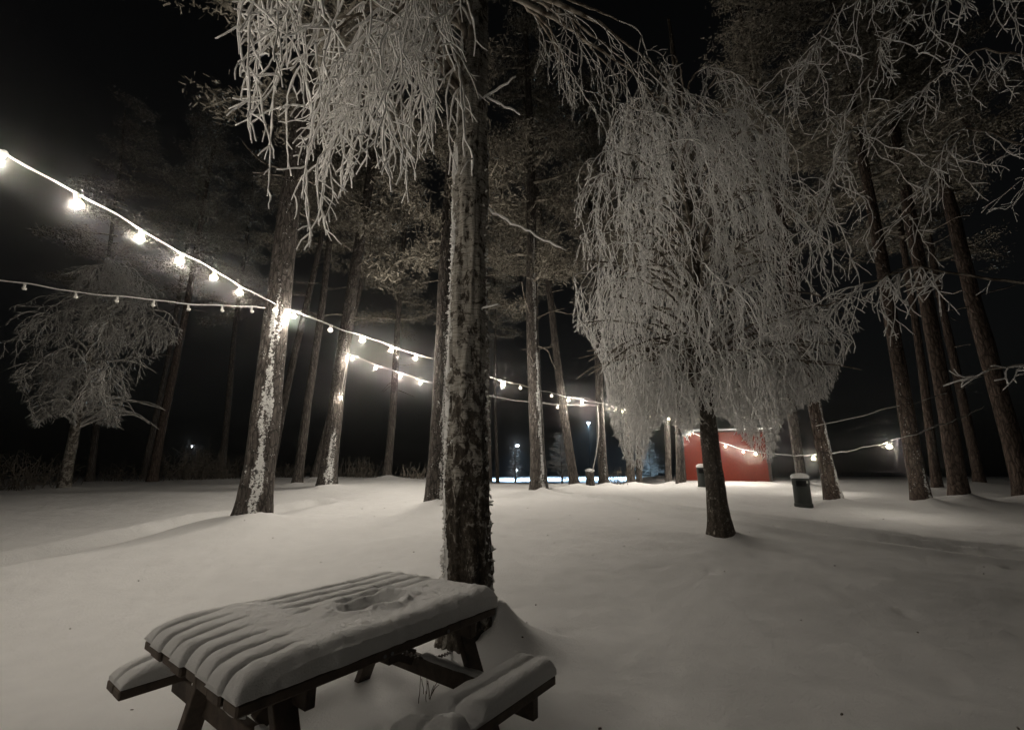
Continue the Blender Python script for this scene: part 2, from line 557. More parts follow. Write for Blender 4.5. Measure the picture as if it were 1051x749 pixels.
def pine_crown_mesh(name, seed, h0, h1, R0, clumps, per):
    """whorls of boughs carrying frosted needle tufts, round a trunk at the origin"""
    g = np.random.default_rng(seed); mb = MB()
    boughs = 46
    cent = []
    for k in range(boughs):
        t = (k + g.random()) / boughs
        z = h0 + (h1 - h0) * t
        a = g.uniform(0, 2 * math.pi)
        L = R0 * (1 - .75 * t) * g.uniform(.45, 1.15) * (.55 + .45 * min(1, t / .12 + .35))
        n = 7
        u = np.linspace(0, 1, n)
        sag = g.uniform(-.35, .15)
        P = np.stack([np.cos(a) * L * u, np.sin(a) * L * u, z + sag * L * u ** 2 + .15 * L * u], 1)
        P += np.cumsum(g.normal(0, .05, (n, 3)), 0)
        mb.tube(P, np.linspace(.05, .012, n), 4)
        m = max(2, int(clumps / boughs * (L / R0) * 1.8))
        for _ in range(m):
            s = g.uniform(.3, 1.0); i = min(n - 2, int(s * (n - 1)))
            f = s * (n - 1) - i
            c = P[i] * (1 - f) + P[i + 1] * f + g.normal(0, .16, 3) * np.array([1, 1, .7])
            cent.append(c)
    cent = np.array(cent)
    K = len(cent)
    C = np.repeat(cent, per, 0) + g.normal(0, .13, (K * per, 3)) * np.array([1.2, 1.2, .75])
    d = g.normal(0, 1, (K * per, 3)); d[:, 2] = d[:, 2] * .7 + .1; d /= np.linalg.norm(d, axis=1, keepdims=True)
    o = np.cross(d, g.normal(0, 1, (K * per, 3))); o /= np.linalg.norm(o, axis=1, keepdims=True)
    L = g.uniform(.05, .12, (K * per, 1)); W = g.uniform(.007, .016, (K * per, 1))
    V = np.stack([C - d * L * .5 - o * W, C - d * L * .5 + o * W, C + d * L * .6 + o * W * .5, C + d * L * .6 - o * W * .5], 1).reshape(-1, 3)
    mb.add(V, np.arange(len(V)).reshape(-1, 4))
    me = mb.mesh(name)
    me.materials.append(M['needles'])
    return me

CROWNS = [pine_crown_mesh('crown', s, 0.0, 9.5, 2.7, 600, 40) for s in (11, 12, 13)]

# name, label, base px, second px, py, distance, width px, height, crown start, bark, frost stripe
PI = math.pi
FRONT = -PI / 2
PINES = [
 # the big left pine that carries the string
 dict(l='thick leaning pine at left with a snow streak down its front, holding the light string', bx=258, s=(298, 235), Y=7.9, w=33, h=17, c=8.5, m='pine', f=stripe(FRONT + .50, .44, .1, 3.6, .50, 1), sides=40, rows=190, rough=.016),
 dict(l='pine behind the thick left pine, with a lone lit bulb on its trunk', bx=335, s=(371, 240), Y=14.0, w=18, h=19, c=7.8, m='pine', f=stripe(FRONT + .50, .5, .0, 1.3, .50, 2), sides=24, rows=80, rough=.014),
 dict(l='slender pale pine just right of the thick left pine', bx=275, s=(327, 250), Y=15.5, w=8.5, h=18, c=8.5, m='pine', sides=14, rows=40, rough=.008),
 dict(l='slender pine between the pale slender one and the pine with the lone bulb', bx=305, s=(336, 250), Y=15.0, w=9.5, h=18, c=9.5, m='pine', sides=14, rows=40, rough=.008),
 dict(l='thin dark pine close behind the pine with the lone bulb', bx=322, s=(377, 262), Y=18.0, w=7, h=18, c=9, m='pine', sides=12, rows=36, rough=.006),
 dict(l='lone slender pine midway between the lone bulb pine and the front birch', bx=397, s=(411, 300), Y=19.0, w=9, h=17, c=6.5, m='pine', sides=14, rows=40, rough=.008),
 dict(l='pine half hidden by the front birch, snow stuck on its right side', bx=444, s=(459, 280), Y=9.5, w=17, h=18, c=5.5, m='pine', f=stripe(FRONT + 1.05, .6, .0, 3.4, .52, 3), sides=28, rows=110, rough=.014),
 dict(l='straight pine in mid picture with a white snow line down its right edge', bx=553, s=(547, 250), Y=13.0, w=17, h=19, c=5.8, m='pine', f=stripe(FRONT + .50, .36, .0, 7.5, .50, 4), sides=28, rows=120, rough=.014),
 dict(l='slim pine leaning left, two lit bulbs just beside its trunk', bx=590, s=(561, 275), Y=15.5, w=9.5, h=18, c=7.5, m='pine', sides=14, rows=44, rough=.008),
 dict(l='pine where the long light string ends and a loose cable hangs', bx=620, s=(612, 340), Y=16.0, w=9.5, h=17, c=8, m='pine', f=stripe(FRONT + .1, .3, .0, .6, .4, 6), sides=14, rows=44, rough=.008),
 dict(l='pine behind the left skirt of the weeping birch, lit bulbs across it', bx=648, s=(643, 430), Y=17.0, w=8, h=17, c=8, m='pine', sides=14, rows=36, rough=.008),
 dict(l='dark thin trunk touching the pine behind the weeping birch skirt', bx=656, s=(654, 430), Y=18.5, w=5.5, h=16, c=8, m='pine', sides=10, rows=30, rough=.006),
 dict(l='thin pine just left of the pine at the shed corner', bx=686, s=(684, 430), Y=18.5, w=6, h=16, c=8, m='pine', sides=10, rows=30, rough=.006),
 dict(l='pine at the left corner of the red shed', bx=699, s=(697, 420), Y=16.2, w=8.5, h=17, c=8, m='pine', sides=14, rows=40, rough=.008),
 dict(l='pale trunk behind the lit bulb near the litter bin', bx=824, s=(817, 445), Y=15.0, w=10, h=16, c=8, m='pine', sides=14, rows=40, rough=.008),
 dict(l='leaning trunk edged with snow just right of the near litter bin', bx=857, s=(838, 420), Y=10.2, w=14, h=15, c=8, m='pine_red', f=stripe(FRONT + .5, .4, .0, 4.5, .46, 7), sides=24, rows=90, rough=.012),
 dict(l='reddish pine just right of the farthest right bulb, snow at its foot', bx=947, s=(905, 285), Y=10.0, w=15, h=17, c=7.5, m='pine_red', f=stripe(FRONT + .2, .35, .0, .5, .42, 8), sides=24, rows=80, rough=.014),
 dict(l='thin dark pine between two reddish pines at right', bx=962, s=(933, 300), Y=14.0, w=8, h=17, c=8, m='pine_red', sides=14, rows=40, rough=.008),
 dict(l='reddish pine with a dark foot, right of the thin dark one', bx=986, s=(945, 280), Y=10.6, w=16, h=18, c=8, m='pine_red', sides=24, rows=70, rough=.014),
 dict(l='faint dim pine between the right reddish pines and the edge pine', bx=1006, s=(968, 310), Y=16.0, w=9, h=17, c=8, m='pine_red', sides=12, rows=40, rough=.008),
 dict(l='dim leaning pine at the right edge of the view', bx=1056, s=(978, 215), Y=11.0, w=18, h=18, c=8, m='pine_red', sides=20, rows=60, rough=.014),
 dict(l='dim leaning pine between the small left birch and the thick pine', bx=156, s=(184, 345), Y=18.0, w=9, h=18, c=8, m='pine_red', sides=14, rows=40, rough=.008),
 dict(l='darker trunk close beside the dim leaning left pine', bx=146, s=(170, 370), Y=20.0, w=6, h=18, c=9, m='pine', sides=12, rows=30, rough=.006),
 dict(l='thin dark trunk just right of the small left birch', bx=92, s=(98, 430), Y=18.0, w=6.5, h=17, c=8, m='pine', sides=12, rows=30, rough=.006),
 dict(l='faint thin pine rising from the shrubs left of the thick pine', bx=226, s=(243, 335), Y=22.0, w=7, h=18, c=8, m='pine', sides=12, rows=30, rough=.006),
 dict(l='black trunk beside the right edge of the front birch, before the blue lit field', bx=502, s=(501, 420), Y=21.0, w=6, h=17, c=8, m='pine', sides=10, rows=30, rough=.006),
 dict(l='thin short black trunk before the blue lit field', bx=511, s=(510, 440), Y=24.0, w=3.5, h=14, c=8, m='pine', sides=8, rows=24, rough=.004),
]
BX, BY = 480, 3.9
b0, l0 = trunk_line(480, 487, 130, 3.9)          # front birch
b1, l1 = trunk_line(741, 729, 440, 7.0)          # weeping birch
b2, l2 = trunk_line(65, 78, 425, 14.0)           # small birch at left
for d in PINES:
    d['b'], d['lean'] = trunk_line(d['bx'], *d['s'], d['Y'])
    dep = d['Y'] * CP + (d['b'][2] - CAMZ) * SP
    d['r'] = d['w'] / F * dep / 2
    k = .30 if d['Y'] < 12 else .22
    mounds.append((d['b'][0] + d['r'] * .35, d['b'][1] - d['r'] * .5, k * min(1, d['r'] / .2), d['r'] * 2.4 + .16))
mounds += [(b0[0] + .26, b0[1] - .02, .40, .34), (b1[0] + .14, b1[1], .13, .38), (b2[0], b2[1] - .1, .22, .5)]

# tracks
def tr(pts): return [tuple(hit_ground(*p)[:2]) for p in pts]
TRACK_R1 = tr([(560, 506), (640, 513), (700, 523), (790, 535), (880, 548), (960, 557), (1049, 568)])
TRACK_R2 = tr([(600, 510), (700, 528), (790, 541), (880, 553), (960, 563), (1049, 576)])
TRACK_L = tr([(0, 581), (60, 568), (120, 555), (205, 537), (262, 530), (330, 517)])
def ground_z(X, Y):
    X = np.asarray(X, float); Y = np.asarray(Y, float)
    z = ground0(X, Y)
    for (mx, my, mh, mr) in mounds:
        d2 = (X - mx) ** 2 + (Y - my) ** 2
        z = z + mh * np.exp(-np.sqrt(d2 + .0004) / mr * 1.3) * np.exp(-d2 / (mr * 2.2) ** 2)
    return z

def make_ground():
    xs = np.concatenate([-np.geomspace(420, 13.2, 36), np.arange(-13, -4, .10), np.arange(-4, 9, .05), np.arange(9, 13, .10), np.geomspace(13.2, 420, 36)])
    ys = np.concatenate([-np.geomspace(400, 3.2, 26), np.arange(-3, 1.2, .2), np.arange(1.2, 9, .045), np.arange(9, 14, .07), np.arange(14, 27, .10), np.geomspace(27.2, 420, 70)])
    X, Y = np.meshgrid(xs, ys)
    Z = ground_z(X, Y)
    # soft drifts and lumps
    nz = np.zeros(X.shape)
    near = (np.abs(X) < 26) & (Y > -3) & (Y < 40)
    it = np.argwhere(near)
    for (i, j) in it:
        x, y = X[i, j], Y[i, j]
        nz[i, j] = .048 * mnoise.noise(Vector((x * .55, y * .7, 1.7))) + .016 * mnoise.noise(Vector((x * 1.9, y * 1.9, 5.1))) + .008 * mnoise.noise(Vector((x * 5.5, y * 5.5, 2.2))) - .09 * max(0.0, mnoise.noise(Vector((x * 3.7, y * 3.7, 8.2))) - .52) + .05 * max(0.0, mnoise.noise(Vector((x * 7.3, y * 7.3, 4.2))) - .5)
    Z = Z + nz
    for pts, w, dep, rim in ((TRACK_R1, .10, .26, .06), (TRACK_R2, .10, .20, .05)):
        d = polyline_dist(X, Y, pts)
        wob = .5 + .5 * np.sin(X * 13.0 + Y * 7.0) * np.sin(X * 7.3 - Y * 9.0)
        Z = Z - dep * np.exp(-(d / w) ** 2) * (.45 + .75 * wob) + rim * np.exp(-((np.abs(d) - w * 2) / w) ** 2)
    d = polyline_dist(X, Y, TRACK_L)
    wob = .5 + .5 * np.sin(X * 7.0 + Y * 3.0) * np.sin(X * 2.7 - Y * 5.0)
    Z = Z - .16 * np.exp(-(d / .17) ** 2) * (.5 + .8 * wob) + .10 * np.exp(-((d + .34) / .16) ** 2) + .03 * np.exp(-((d - .36) / .2) ** 2)
    ny, nx = X.shape
    mb = MB()
    V = np.stack([X, Y, Z], -1).reshape(-1, 3)
    i = np.arange(ny - 1)[:, None] * nx; j = np.arange(nx - 1)[None, :]
    mb.add(V, np.stack([i + j, i + j + 1, i + nx + j + 1, i + nx + j], -1).reshape(-1, 4))
    g = mb.build('snow_ground', M['snow'], smooth=True)
    tag(g, 'uneven snow covered ground rising to a low crest, with faint tracks', 'ground', kind='structure')
make_ground()

# ------------------------------------------------------------------ pines
for i, d in enumerate(PINES):
    root = empty('pine_tree', d['b'])
    tag(root, d['l'], 'tree', 'pines standing round the clearing')
    T = Trunk(d['b'], d['lean'], d['h'], d['r'] * .82, .03, d['sides'], d['rows'], d['rough'], .42, .04 if d['Y'] > 9 else .03, i + 1)
    T.build(root, M[d['m']], d.get('f'))
    cz = d['c']
    me = CROWNS[i % 3]
    c = bpy.data.objects.new('crown', me); COL.objects.link(c)
    c.parent = root
    c.location = Vector(T.c(cz) - d['b'])
    s = (d['h'] - cz) / 9.5
    c.scale = (1.3, 1.3, s) if i == 0 else (1.0, 1.0, s)
    c.rotation_euler = (0, 0, i * 2.1)
    # dead snags low on the trunk
    if d['w'] > 8:
        for k in range(5):
            mb = MB()
            z = cz - rng.uniform(.2, 3.2); a = rng.uniform(0, 2 * PI)
            p0 = T.c(z) + np.array([math.cos(a), math.sin(a), 0]) * T.r(z) * .8
            P = twig_path(p0, (math.cos(a), math.sin(a), rng.uniform(-.3, .2)), rng.uniform(.5, 1.5), .12, .01, .12)
            mb.tube(P, np.linspace(.018, .008, len(P)), 4)
            mb.build('dead_branch', M['shrub'], root)

# ------------------------------------------------------------------ front birch
def birch_pale(a, z, n):
    return -.13 + .15 * min(1, max(0, (z - .9) / 1.6)) + .05 * n
def front_frost(a, z, n):
    d = abs((a - PI + PI) % (2 * PI) - PI)         # left flank
    w = .55 + .35 * mnoise.noise(Vector((z * 2.2, 1.0, 7.0)))
    if d < w and z > .5: return .56 + .45 * mnoise.noise(Vector((z * 5.0, a * 3, 2.0)))
    d = abs((a - .05 + PI) % (2 * PI) - PI)
    if d < .28 and z > .2: return .30 + .4 * mnoise.noise(Vector((z * 6.0, a * 3, 9.0)))
    return .07 + .42 * mnoise.noise(Vector((math.cos(a) * 5, math.sin(a) * 5, z * 3.5)))
root = empty('birch_tree', b0)
tag(root, 'rough barked birch behind the picnic table, white frosted twigs hanging at its top', 'tree', 'birch trees')
TB = Trunk(b0, l0, 13, .165, .03, 84, 420, .026, .22, .03, 40)
TB.build(root, M['birch'], front_frost, birch_pale)
mb = MB()       # curls of snow and peeling bark standing off the left and right edge of the trunk
for k in range(700):
    z = rng.uniform(.3, 4.6)
    a = (PI + rng.normal(0, .28)) if rng.random() < .8 else rng.normal(-.05, .22)
    r = TB.r(z) * 1.0
    p = TB.c(z) + np.array([math.cos(a), math.sin(a), 0]) * r
    P = twig_path(p, (math.cos(a) * .8 + rng.normal(0, .3), math.sin(a) + rng.normal(0, .3), rng.normal(0, .8)), rng.uniform(.02, .05), .012, .05, .5)
    mb.tube(P, np.linspace(.011, .006, len(P)), 5)
tag(mb.build('clinging_snow', M['frost'], root), kind='stuff')

def envelope(tab, px):
    return np.interp(px, [t[0] for t in tab], [t[1] for t in tab])
def clip_path(P, px_rng, env):
    """keep a shoot only as far as it stays inside the crown's outline"""
    dep = P[:, 1] * CP + (P[:, 2] - CAMZ) * SP
    px = CX + F * P[:, 0] / dep
    py = CY - F * (-P[:, 1] * SP + (P[:, 2] - CAMZ) * CP) / dep
    bad = (px < px_rng[0]) | (px > px_rng[1]) | (py > envelope(env, px))
    k = int(np.argmax(bad)) if bad.any() else len(P)
    return P[:k]
def frosty(mb, P, r0, r1, sides):
    n = len(P)
    mb.tube(P, np.linspace(r0, r1, n) * rng.uniform(.78, 1.22, n), sides)
def shoot(mb, p, d, L, r, step, jit, droop, px_rng, env, sides, side_every, side_len, tip=.6):
    P = twig_path(p, d, L, step, droop, jit)
    P = clip_path(P, px_rng, env)
    if len(P) < 3: return None
    frosty(mb, P, r, r * tip, sides)
    if side_every:
        e = max(1, int(side_every / step))
        for i in range(1 + int(rng.integers(0, e + 1)), len(P) - 1, e):
            T = P[i + 1] - P[i]; T /= np.linalg.norm(T)
            o = rng.normal(0, 1, 3); o -= T * (o @ T); o /= np.linalg.norm(o) + 1e-9
            S = twig_path(P[i], T * rng.uniform(.5, 1.1) + o * rng.uniform(.5, 1.0), side_len * rng.uniform(.4, 1.3), step * .8, droop * .5, jit)
            if len(S) > 2: frosty(mb, S, r * .8, r * .55, sides)
    return P
def birch_crown(T, root, limbs, env, px_rng, mat='frost', nsec=4, sec_L=(.5, 1.1), sec_droop=.14, nstr=4, str_L=(.35, 1.0), r=.009,
                step=.07, jit=.16, droop=.2, side_every=.14, side_len=.18, sides=3, lmat=None, lean=0.0, sec_r=1.25, extra=(), limb_r=.04):
    """limbs (z on trunk, tip, rise) carry drooping branches, which carry hanging shoots, which carry short side twigs"""
    lm, tw = MB(), MB()
    nl = len(limbs)
    for li, (z0, tip, rise) in enumerate(list(limbs) + list(extra)):
        if li == nl:          # the skirt: longer, straighter hanging shoots
            nsec, nstr, str_L, sec_L, jit = 3, 3, (.6, 2.1), (.5, 1.2), .14
        p0 = T.c(z0); tip = np.array(tip, float)
        Lb = limb_curve(p0, tip, rise, 18)
        lm.tube(Lb, np.linspace(limb_r, .009, len(Lb)), 6)
        out = tip - p0; out[2] = 0; out /= np.linalg.norm(out) + 1e-9
        for q in range(nsec):
            t = rng.uniform(.3, 1.0) if q else 1.0
            i = min(int(t * (len(Lb) - 1)), len(Lb) - 1)
            d = out * rng.uniform(.2, .9) + rng.normal(0, .45, 3); d[2] = rng.uniform(-.7, .25); d[0] += lean
            S = shoot(tw, Lb[i], d, rng.uniform(*sec_L), r * sec_r, step, jit * .7, sec_droop, px_rng, env, sides, None, 0, .8)
            if S is None: continue
            for w in range(nstr):
                k = int(rng.integers(min(2, len(S) - 1), len(S)))
                Tn = S[min(k, len(S) - 1)] - S[max(0, k - 1)] if k else d
                Tn = Tn / (np.linalg.norm(Tn) + 1e-9)
                dd = Tn * .6 + rng.normal(0, .5, 3); dd[2] -= .5; dd[0] += lean
                shoot(tw, S[k if k < len(S) else -1], dd, rng.uniform(*str_L), r, step, jit, droop, px_rng, env, sides, side_every, side_len)
    lm.build('limbs', lmat or M['shrub'], root, smooth=True)
    return tw.build('crown', M[mat], root, smooth=True)

limbs = []
for k in range(9):        # thick fan on the left, nearest the light string
    limbs.append((rng.uniform(4.9, 6.2), (rng.uniform(-1.95, -1.0), rng.uniform(2.5, 3.5), rng.uniform(5.0, 6.1)), rng.uniform(.2, .6)))
for k in range(4):        # thinner between the fan and the trunk
    limbs.append((rng.uniform(5.0, 6.2), (rng.uniform(-1.0, -.2), rng.uniform(2.8, 3.9), rng.uniform(5.3, 6.2)), rng.uniform(.1, .4)))
ENV_A = [(230, 85), (246, 105), (262, 190), (275, 205), (300, 245), (325, 262), (342, 250), (352, 195), (380, 175), (398, 180), (402, 240), (412, 240), (416, 190), (426, 262), (434, 262), (438, 190), (446, 215), (456, 215), (462, 180), (490, 175), (500, 60), (520, 40)]
birch_crown(TB, root, limbs, ENV_A, (244, 492), 'frost', 4, (.9, 2.2), .12, 5, (.4, 1.15), .0095, .06, .15, .16, .18, .22, 4, None, -.10, 1.15)
for (q0, q1) in (((502, 216), (580, 257)), ((494, 103), (531, 78)), ((500, 100), (534, 118)), ((488, 320), (512, 312))):
    mb = MB(); p0, p1 = at(*q0, 3.85), at(*q1, 3.7)
    n = max(6, int(np.linalg.norm(p1 - p0) / .05)); u = np.linspace(0, 1, n)[:, None]
    P = p0 * (1 - u) + p1 * u + rng.normal(0, .007, (n, 3))
    mb.tube(P, np.linspace(.013, .008, n) * rng.uniform(.8, 1.3, n), 5)
    mb.build('bare_twig', M['frost'], root, smooth=True)
# the far right-hand limbs of the same birch, hanging into the top of the picture
limbs = [(6.6, (rng.uniform(.5, 2.3), rng.uniform(4.6, 6.2), rng.uniform(6.4, 7.6)), .4) for _ in range(8)]
ENV_A2 = [(530, 30), (560, 85), (600, 120), (625, 165), (650, 190), (670, 110), (720, 140), (760, 70)]
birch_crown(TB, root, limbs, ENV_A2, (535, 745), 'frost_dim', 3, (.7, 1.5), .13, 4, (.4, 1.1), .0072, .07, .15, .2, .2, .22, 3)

# ------------------------------------------------------------------ weeping birch on the right
root = empty('weeping_birch', b1)
tag(root, 'weeping birch in thick white frost before the red shed, skirt almost touching the snow', 'tree', 'birch trees')
TW = Trunk(b1, l1, 9.5, .122, .02, 40, 190, .016, .5, .05, 41)
TW.build(root, M['birch'], stripe(0.2, .5, .2, 5, .25, 12), lambda a, z, n: -.17 + .03 * n)
limbs, skirt = [], []
for k in range(128):
    a = rng.uniform(0, 2 * PI); zt = 2.7 + 5.6 * rng.random() ** 1.5
    R_ = np.interp(zt, [2.4, 3.2, 4.4, 6.0, 7.5, 9.2], [1.7, 2.15, 2.25, 1.9, 1.3, .6])
    rad = R_ * rng.uniform(.35, 1.0) ** .7
    limbs.append((max(2.2, zt - .9), (b1[0] - .02 + math.cos(a) * rad, b1[1] + math.sin(a) * rad * .9, zt), rng.uniform(.15, .5)))
for k in range(40):       # low drooping skirt
    a = rng.uniform(0, 2 * PI); rad = rng.uniform(.5, 2.2)
    skirt.append((rng.uniform(2.0, 2.8), (b1[0] - .02 + math.cos(a) * rad, b1[1] + math.sin(a) * rad * .9, rng.uniform(2.5, 3.3)), rng.uniform(.2, .5)))
ENV_B = [(585, 335), (605, 350), (618, 375), (628, 440), (645, 478), (660, 485), (668, 445), (688, 430), (705, 452), (725, 425), (745, 430), (775, 465), (792, 480), (805, 430), (832, 415), (850, 410), (868, 372), (885, 330)]
birch_crown(TW, root, limbs, ENV_B, (588, 886), 'frost', 4, (.4, .95), .20, 4, (.4, 1.3), .0076, .065, .18, .27, .13, .12, 3, M['shrub'], extra=skirt, limb_r=.024)

# ------------------------------------------------------------------ small weeping birch far left
root = empty('weeping_birch', b2)
tag(root, 'small dim weeping birch at the far left edge of the clearing', 'tree', 'birch trees')
TS = Trunk(b2, l2, 7.0, .13, .02, 16, 50, .01, .25, .05, 42)
TS.build(root, M['birch'], None, lambda a, z, n: -.05)
limbs = []
for k in range(70):
    a = rng.uniform(0, 2 * PI); zt = 2.6 + 5.4 * rng.random() ** 1.2
    rad = np.interp(zt, [2.4, 3.5, 5, 8], [1.6, 2.6, 2.3, .8]) * rng.uniform(.4, 1.0)
    limbs.append((max(1.8, zt - .9), (b2[0] + .5 + math.cos(a) * rad, b2[1] + math.sin(a) * rad * .8, zt), .4))
ENV_C = [(0, 380), (20, 400), (35, 440), (50, 430), (75, 425), (95, 435), (120, 440), (130, 410), (150, 380), (180, 350), (200, 330)]
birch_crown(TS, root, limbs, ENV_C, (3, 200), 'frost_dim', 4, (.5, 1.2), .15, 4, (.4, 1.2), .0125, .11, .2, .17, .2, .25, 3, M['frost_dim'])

# ------------------------------------------------------------------ birch standing out of view on the right, its boughs reaching in
b3 = np.array([7.6, 4.9, float(ground0(7.6, 4.9))])
root = empty('birch_tree', b3)
tag(root, 'dim birch at the right whose frosted boughs reach in from the edge', 'tree', 'birch trees')
TR = Trunk(b3, np.array([-.02, 0, 1.0]), 12, .16, .03, 24, 60, .01, .25, .04, 43)
TR.build(root, M['birch'], None, lambda a, z, n: 0.0)
lm, tw = MB(), MB()
def bough(pix, Y0, Y1, z0, r=.022):
    pts = [TR.c(z0)]
    n = len(pix)
    for k, (px, py) in enumerate(pix): pts.append(at(px, py, Y0 + (Y1 - Y0) * k / max(1, n - 1)))
    pts = np.array(pts)
    # resample
    s = np.concatenate([[0], np.cumsum(np.linalg.norm(np.diff(pts, axis=0), axis=1))])
    u = np.linspace(0, s[-1], max(8, int(s[-1] / .1)))
    P = np.stack([np.interp(u, s, pts[:, k]) for k in range(3)], 1) + rng.normal(0, .012, (len(u), 3))
    lm.tube(P, np.linspace(r, .008, len(P)), 5)
    return P
def dress(P, t0, n, L, r=.0085, side=.3, d=None, jit=.14, droop=.15):
    for _ in range(n):
        t = rng.uniform(t0, 1.0) * (len(P) - 1); i = int(t)
        dd = d if d is not None else np.array([rng.normal(-.5, .4), rng.normal(0, .4), -.8])
        hang(tw, P[min(i, len(P) - 1)], L * rng.uniform(.4, 1.1), r * rng.uniform(.8, 1.1), .08, jit, .2, side, 4, d0=dd, droop=droop)
P = bough([(1060, 292), (1000, 283), (940, 274), (890, 290), (850, 312), (800, 322)], 4.5, 5.3, 3.4)
dress(P, .60, 46, .8, .0085, .22, None, .16, .08); dress(P, .1, 10, .3, .008, .12)
P = bough([(1060, -40), (960, -10), (905, 40), (885, 110), (850, 200), (835, 245)], 4.6, 5.2, 6.2)
dress(P, .2, 52, 1.5, .0075, .22, None, .2, .12)
P = bough([(1000, -60), (900, -30), (850, 20), (825, 70), (800, 110), (770, 125)], 4.8, 5.6, 7.0)
dress(P, .25, 52, 1.3, .0075, .22, None, .2, .12)
P = bough([(1060, 150), (990, 130), (955, 180), (930, 225)], 4.6, 5.3, 5.0)
dress(P, .2, 36, 1.1, .0065, .2, None, .2, .12)
P = bough([(1060, 60), (1010, 50), (970, 70), (930, 110)], 4.8, 5.8, 5.6)
dress(P, .2, 36, 1.1, .0065, .2, None, .2, .12)
P = bough([(1085, 380), (1050, 372), (1020, 380), (992, 388)], 4.0, 4.2, 2.9, .014)
dress(P, .2, 30, .5, .009, .2, np.array([-.7, -.2, -.1]), .22, .03)
lm.build('limbs', M['shrub'], root, smooth=True)
tw.build('crown', M['frost'], root, smooth=True)

# ------------------------------------------------------------------ red shed behind the weeping birch
def make_shed():
    Y0 = 20.0
    xa, xb = x_at(702, Y0, 1.5), x_at(779, Y0, 1.5)
    zb, zt = .78, 2.92
    root = empty('red_shed', (xa, Y0, zb))
    tag(root, 'small red wooden shed with a snowy roof, half hidden behind the weeping birch', 'shed')
    w = MB(); D = 3.0
    n = 26
    bw = (xb - xa) / n
    for k in range(n):                # vertical boards with cover strips
        w.box((bw * .90, .03, zt - zb), c=(xa + bw * (k + .5), Y0, (zb + zt) / 2))
    w.box((xb - xa - .02, .05, zt - zb), c=((xa + xb) / 2, Y0 + .03, (zb + zt) / 2))
    w.box((.06, D, zt - zb), c=(xa + .03, Y0 + D / 2 + .06, (zb + zt) / 2))
    w.box((.06, D, zt - zb), c=(xb - .03, Y0 + D / 2 + .06, (zb + zt) / 2))
    w.box((xb - xa - .02, .05, zt - zb), c=((xa + xb) / 2, Y0 + D + .08, (zb + zt) / 2))
    w.build('wall', M['red'], root)
    t = MB(); t.box((xb - xa, .03, .05), c=((xa + xb) / 2, Y0 - .032, 1.66)); t.build('rail', M['red'], root)
    for x in (xa, xb):
        c = MB(); c.box((.12, .06, zt - zb + .02), c=(x, Y0 - .02, (zb + zt) / 2)); c.build('corner_board', M['trim'], root)
    r = MB()
    ov = .35
    for s in (-1, 1):
        y_e = Y0 + D / 2 + s * (D / 2 + ov); y_m = Y0 + D / 2
        r.bar(((xa + xb) / 2, y_e, zt - .05), ((xa + xb) / 2, y_m, zt + .02), xb - xa + .6, .06, bevel=.005)
    rf = r.build('roof', M['trim'], root)
    s_ = MB()
    for s in (-1, 1):
        y_e = Y0 + D / 2 + s * (D / 2 + ov - .5); y_m = Y0 + D / 2
        s_.bar(((xa + xb) / 2, y_e, zt + .03), ((xa + xb) / 2, y_m, zt + .12), xb - xa + .56, .10, bevel=.03)
        s_.build('roof_snow', M['snow_cap'], rf); s_ = MB()
    root.rotation_euler = (0, 0, -math.atan2(xa, Y0) - .02)
make_shed()

# ------------------------------------------------------------------ litter bins
def bin_parts(root):
    b = MB(); b.lathe([(.0, -.05), (.215, -.05), (.215, .06), (.20, .09), (.195, .60), (.205, .62), (.205, .76), (.19, .80), (.0, .80)], 32)
    b.build('body', M['bin'], root, smooth=False)
    h = MB()
    for a0 in (-2.05,):
        n = 9; V = []
        for k in range(n):
            a = a0 + (k / (n - 1) - .5) * 1.15
            for z in (.57, .73):
                V.append((math.cos(a) * .214, math.sin(a) * .214, z))
        Q = [(2 * k, 2 * k + 2, 2 * k + 3, 2 * k + 1) for k in range(n - 1)]
        h.add(V, Q)
    h.build('opening', M['hole'], root)
    p = MB(); a = -1.35
    p.box((.05, .004, .06), lambda v: v @ np.array([[math.cos(a + PI / 2), math.sin(a + PI / 2), 0], [-math.sin(a + PI / 2), math.cos(a + PI / 2), 0], [0, 0, 1]]) + np.array([math.cos(a) * .209, math.sin(a) * .209, .69]))
    p.build('emblem', M['socket'], root)
    s = MB(); s.lathe([(.0, .795), (.205, .795), (.22, .83), (.21, .88), (.16, .925), (.08, .945), (.0, .948)], 28)
    s.build('snow_cap', M['snow_cap'], root, smooth=True)
def ground_at(px, Y):
    z = float(ground0(0, Y))
    for _ in range(4):
        x = x_at(px, Y, z); z = float(ground_z(x, Y))
    return np.array([x, Y, z])
p = ground_at(825, 10.0)
bn = empty('litter_bin', (0, 0, 0)); bin_parts(bn); bn.location = p; bn.scale = (.82, .82, .72)
tag(bn, 'black round litter bin with a snow cap beside the leaning snow edged trunk', 'bin', 'litter bins')
p = ground_at(722, 15.2)
bn2 = empty('litter_bin', p); bn2.scale = (.8, .8, .8)
tag(bn2, 'smaller looking dark bin with a snow cap standing before the red shed', 'bin', 'litter bins')
for ch in list(bn.children): copy_obj(ch, bn2)

